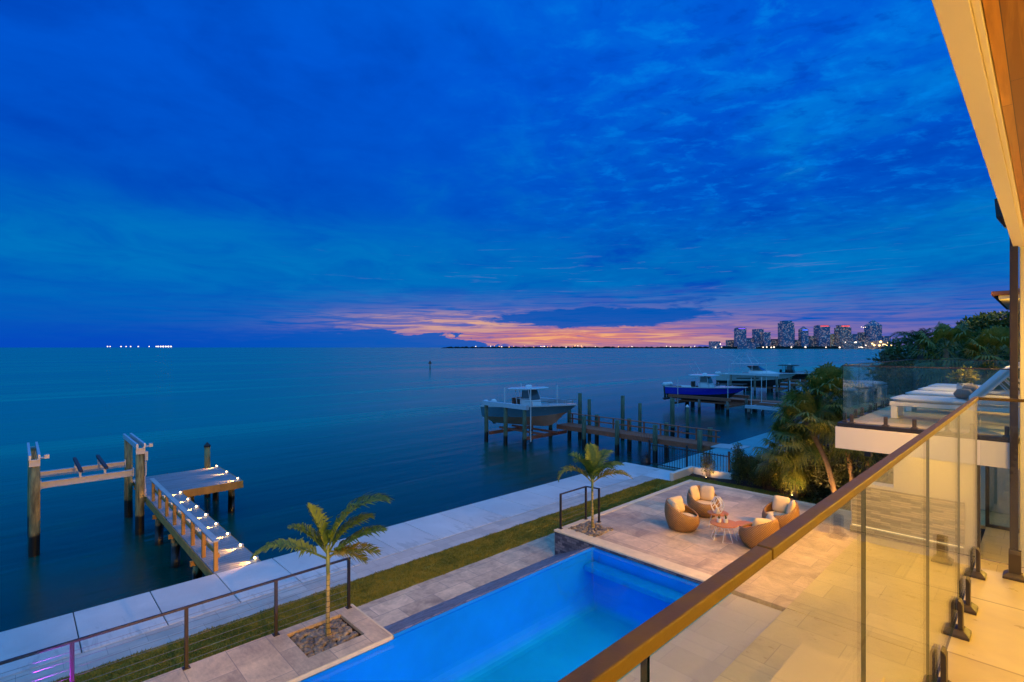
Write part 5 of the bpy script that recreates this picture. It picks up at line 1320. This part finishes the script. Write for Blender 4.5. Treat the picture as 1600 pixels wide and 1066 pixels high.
# lawns: blades of grass
def blades(name, label, x0, x1, y0, y1, z, n, seed):
    r_ = np.random.default_rng(seed); x_ = r_.uniform(x0, x1, n); y_ = r_.uniform(y0, y1, n)
    edge = .035*np.sin(x_*5.1) + .03*np.sin(x_*11.7+1)
    y_ = np.clip(y_, y0, y1) + np.where(y_ > (y0+y1)/2, edge, -edge)*.6
    h = r_.uniform(.015, .05, n); a = r_.uniform(0, 6.283, n); w = r_.uniform(.004, .009, n); le = r_.normal(0, .022, (n,2))
    B = np.stack([x_, y_, np.full(n, z)], 1); s = np.stack([np.cos(a)*w, np.sin(a)*w, 0*a], 1); T = B + np.stack([le[:,0], le[:,1], h], 1)
    V = np.stack([B-s, B+s, T], 1).reshape(-1,3); me = bpy.data.meshes.new(name); me.vertices.add(3*n); me.vertices.foreach_set('co', V.ravel())
    me.loops.add(3*n); me.loops.foreach_set('vertex_index', np.arange(3*n, dtype=np.int32)); me.polygons.add(n)
    me.polygons.foreach_set('loop_start', np.arange(0, 3*n, 3, dtype=np.int32)); me.polygons.foreach_set('loop_total', np.full(n, 3, np.int32)); me.update(calc_edges=True)
    o = bpy.data.objects.new(name, me); COL.objects.link(o); me.materials.append(M['turf']); tag(o, label, 'grass', kind='stuff')
blades('grass', 'short patchy grass strip between the walkway and the seawall', -1.5, 19.74, 10.33, 11.55, 1.393, 100000, 1)
blades('grass', 'short green grass strip between patio and shrubs', 18.06, 20.95, 3.0, 10.75, 1.45, 50000, 2)

# ---------------------------------------------------------------- neighbouring house beyond the trees
nh = thing('neighbour_house', 'neighbouring house with a red clay tile roof, its eave tip showing past the downspout', 'house', (46, -3, 1.4))
MB().box(40.9, -9, 1.4, 54, .6, 9.6).build('wall', M['cream'], nh)
rf = MB(); rf.add([(39.5,-10,9.9),(55,-10,9.9),(55,1.95,9.9),(39.5,1.95,9.9),(44.5,-4.0,12.6),(50.5,-4.0,12.6)], [(0,4,5,1),(1,5,2),(2,5,4,3),(3,4,0),(3,2,1,0)])
ro = rf.build('roof', M['roof_tile'], nh)
te = MB(); te.box(39.30, -10, 9.90, 39.62, 2.15, 10.14); te.box(39.63, 1.83, 9.90, 55, 2.15, 10.14); te.build('tile_edge', M['roof_tile'], ro, bevel=.05)
MB().box(39.6, .62, 9.70, 54.9, 1.85, 9.895).build('eave', M['cream'], ro)

point(nh, 'lamp', (40.2, .9, 9.0), 90, WARM, .1); point(nh, 'lamp', (38.6, 2.6, 9.6), 50, WARM, .1)
# ---------------------------------------------------------------- far shore, skyline and lights
FW = Vector((math.cos(YAW), math.sin(YAW), 0)); RT = Vector((math.sin(YAW), -math.cos(YAW), 0))
def far(u, F, z=0.0):
    """a point on the far shore: lateral tangent u (picture px of 1600) at distance F"""
    return FW*F + RT*((u-800)/805.0*F) + Vector((0,0,z))
FC = 2600.0
def shore(name, u0, u1, F, depth, h, seed, kind='structure'):
    rr = random.Random(seed); mb = MB(); n = int((u1-u0)/2.2); top = []; 
    for i in range(n+1):
        u = u0+(u1-u0)*i/n; hh = h*rr.uniform(.55, 1.15)*min(1, (i+1)/6, (n-i+1)/6)
        a, b_ = far(u, F), far(u, F+depth)
        mb.v += [tuple(a+Vector((0,0,-.5))), tuple(a+Vector((0,0,hh*.8))), tuple(a.lerp(b_, .3)+Vector((0,0,hh))), tuple(b_+Vector((0,0,-.5)))]
    for i in range(n):
        for k in range(3): mb.f.append((4*i+k, 4*(i+1)+k, 4*(i+1)+k+1, 4*i+k+1)); mb.mi.append(0)
    o = mb.build(name, M['land']); o['kind'] = kind; return o
shore('far_shore', 690, 1180, 4200, 300, 15, 1); shore('far_shore', 1120, 1470, 2560, 160, 15, 2); shore('far_shore', 1370, 1560, 2440, 160, 14, 3)
def tower(label, u0, u1, vt, mat, dF=0, crown=None, taper=False, step=None, base=0.0):
    F = FC + dF; s = F/805.0; H = 7 + (543-vt)*s; w = (u1-u0)*s; c = far((u0+u1)/2, F)
    t = thing('tower_block', label, 'tower', (c.x, c.y, 0), YAW); dp = w*.8
    mb = MB(); mb.box(-dp/2, -w/2, 0, dp/2, w/2, H if not step else H*step)
    if step: mb.box(-dp*.42, -w*.36, H*step+.02, dp*.42, w*.36, H)
    if taper: mb.loft([[(-dp/2,-w/2,H),(dp/2,-w/2,H),(dp/2,w/2,H),(-dp/2,w/2,H)], [(-1,-w*.08,H+w*.45),(1,-w*.08,H+w*.45),(1,w*.08,H+w*.45),(-1,w*.08,H+w*.45)]])
    mb.build('facade', mat, t, local=True)
    if crown:
        cr = MB(); cr.box(-dp*.45, -w*.40, H+.05, dp*.45, w*.40, H+3.5); cr.build('crown', M['tower_blue'], t, local=True)
        lb = MB(); lb.box(-dp*.5-1.2, -w*.36, H-3.5, -dp*.5-.4, w*.36, H-.6); lb.build('crown_light', crown, t, local=True)
    return t
px = lambda x: 1100 + x*.2125
py = lambda y: 480 + y*.2125
T = M['tower_blue']; TT = M['tower_tan']; TW = M['tower_warm']
tower('blue tower with a violet lit crown, first tall one from the sunset side', px(232), px(300), py(156), T, 0, M['lamp_violet'])
tower('broad blue tower between the violet-crowned tower and the tallest one', px(365), px(428), py(162), T, 40)
tower('slightly lower blue tower leaning on the broad blue tower', px(430), px(480), py(184), T, 10)
tower('tallest tower of the skyline', px(560), px(645), py(102), T, 0, None, False, .93)
tower('slim side wing attached beside the tallest tower', px(646), px(664), py(152), T, 30)
tower('narrow tower with a pointed blue lit top', px(705), px(757), py(166), T, 0, M['lamp_blue'], True)
tower('tower with a red and white lit crown, right after the pointed blue one', px(825), px(908), py(138), T, 40, M['lamp_red'])
tower('tan tower with a red lit crown', px(978), px(1062), py(138), TT, 20, M['lamp_red'], False, .92)
tower('wide dark tower with a small mast above the yellow flood lamps', px(1200), px(1285), py(135), T, 30, None, True)
for a, b_, v_, mt, lab in ((45,110,252,T,'low block at the sunset end of the skyline'), (170,232,242,TT,'low tan block before the violet-crowned tower'), (302,363,228,T,'mid-height block after the violet-crowned tower'),
     (482,558,235,TT,'low tan block before the tallest tower'), (766,823,212,TT,'tan mid-rise after the pointed blue tower'), (868,919,206,TW,'yellow floodlit mid-rise below the red and white crown'), (921,975,197,TW,'yellow floodlit mid-rise beside the tan tower'),
     (1064,1118,198,T,'blue mid-rise after the tan tower'), (1142,1196,186,TT,'tan mid-rise before the wide dark tower'), (1300,1357,213,T,'blue mid-rise after the wide dark tower'), (985,1128,250,TT,'long low block in front of the tan tower'), (1130,1300,248,TT,'long low block in front of the wide dark tower'), (240,360,262,T,'long low waterfront block below the violet-crowned tower'), (664,704,240,TT,'low block between the tallest and the pointed tower')):
    tower(lab, px(a), px(b_), py(v_), mt, -30 if v_ > 245 else 60)
rr = random.Random(5)
LG = {}
def lamp(name, u, v, F, r_, mat, label, group):
    c = far(u, F, 7 + (543-v)*F/805.0); key = (name, mat.name)
    if key not in LG:
        o = MB().blob((0,0,0), 1.0, 1, 0, 8, 6).build(name, mat, smooth=True); LG[key] = o
    else:
        o = LG[key].copy(); COL.objects.link(o)
    o.location = c; o.scale = (r_, r_, r_); tag(o, label, 'light', group)
for x_, y_, r_ in ((1237,268,3.2),(1252,280,4.2),(1300,255,5.0),(1290,282,4.0),(1318,276,3.6),(1332,278,4.4),(1355,262,3.2),(1378,280,4.2),(1345,284,3.2)):
    lamp('flood_lamp', px(x_), py(y_), 2500, r_, M['lamp_yellow'], 'bright yellow lamp in the harbour cluster at the foot of the skyline', 'yellow harbour lamps')
for x_, y_ in ((435,295),(462,294),(495,296),(515,294),(643,295),(745,293),(750,296),(897,295),(998,296),(1110,260),(1118,258),(1140,296),(1155,294),(1165,297),(1190,281),(120,272),(130,294),(1420,290),(1455,292),(1515,267),(85,296),(1040,258)):
    lamp('shore_lamp', px(x_), py(y_), 2480, rr.uniform(2.0, 3.6), M['lamp_white'], 'small white lamp along the waterfront below the skyline', 'white waterfront lamps')
for x_ in range(18):
    u = rr.choice((rr.uniform(712, 1120), rr.uniform(770, 1130))); lamp('shore_lamp', u, rr.uniform(540.0, 542.3), 4150, rr.uniform(2.4, 4.2), M['lamp_orange'], 'tiny orange lamp along the thin far shore under the sunset', 'orange far shore lamps')
for i in range(16):
    u = rr.uniform(730, 1140); lamp('shore_lamp', u, rr.uniform(540.5, 542.4), 4150, rr.uniform(2.2, 3.6), M['lamp_white'], 'tiny white lamp along the thin far shore under the sunset', 'white far shore lamps')
for u, r_ in ((168,7),(172,6),(189,7),(197,6),(204,7),(216,7),(233,6),(244,7),(247,9),(251,9),(255,10),(259,9),(263,10),(267,9)):
    lamp('shore_lamp', u, 541.6, 9000, r_*1.35, M['lamp_white'], 'white light on the open horizon far across the bay', 'lights on the open horizon')
for u, v, in ((1346,511),(1349,512),(1352,511.5)):
    lamp('rooftop_lamp', u, v, 2620, 2.0, M['lamp_white'], 'white rooftop lamp just before the wide dark tower', 'rooftop lamps')
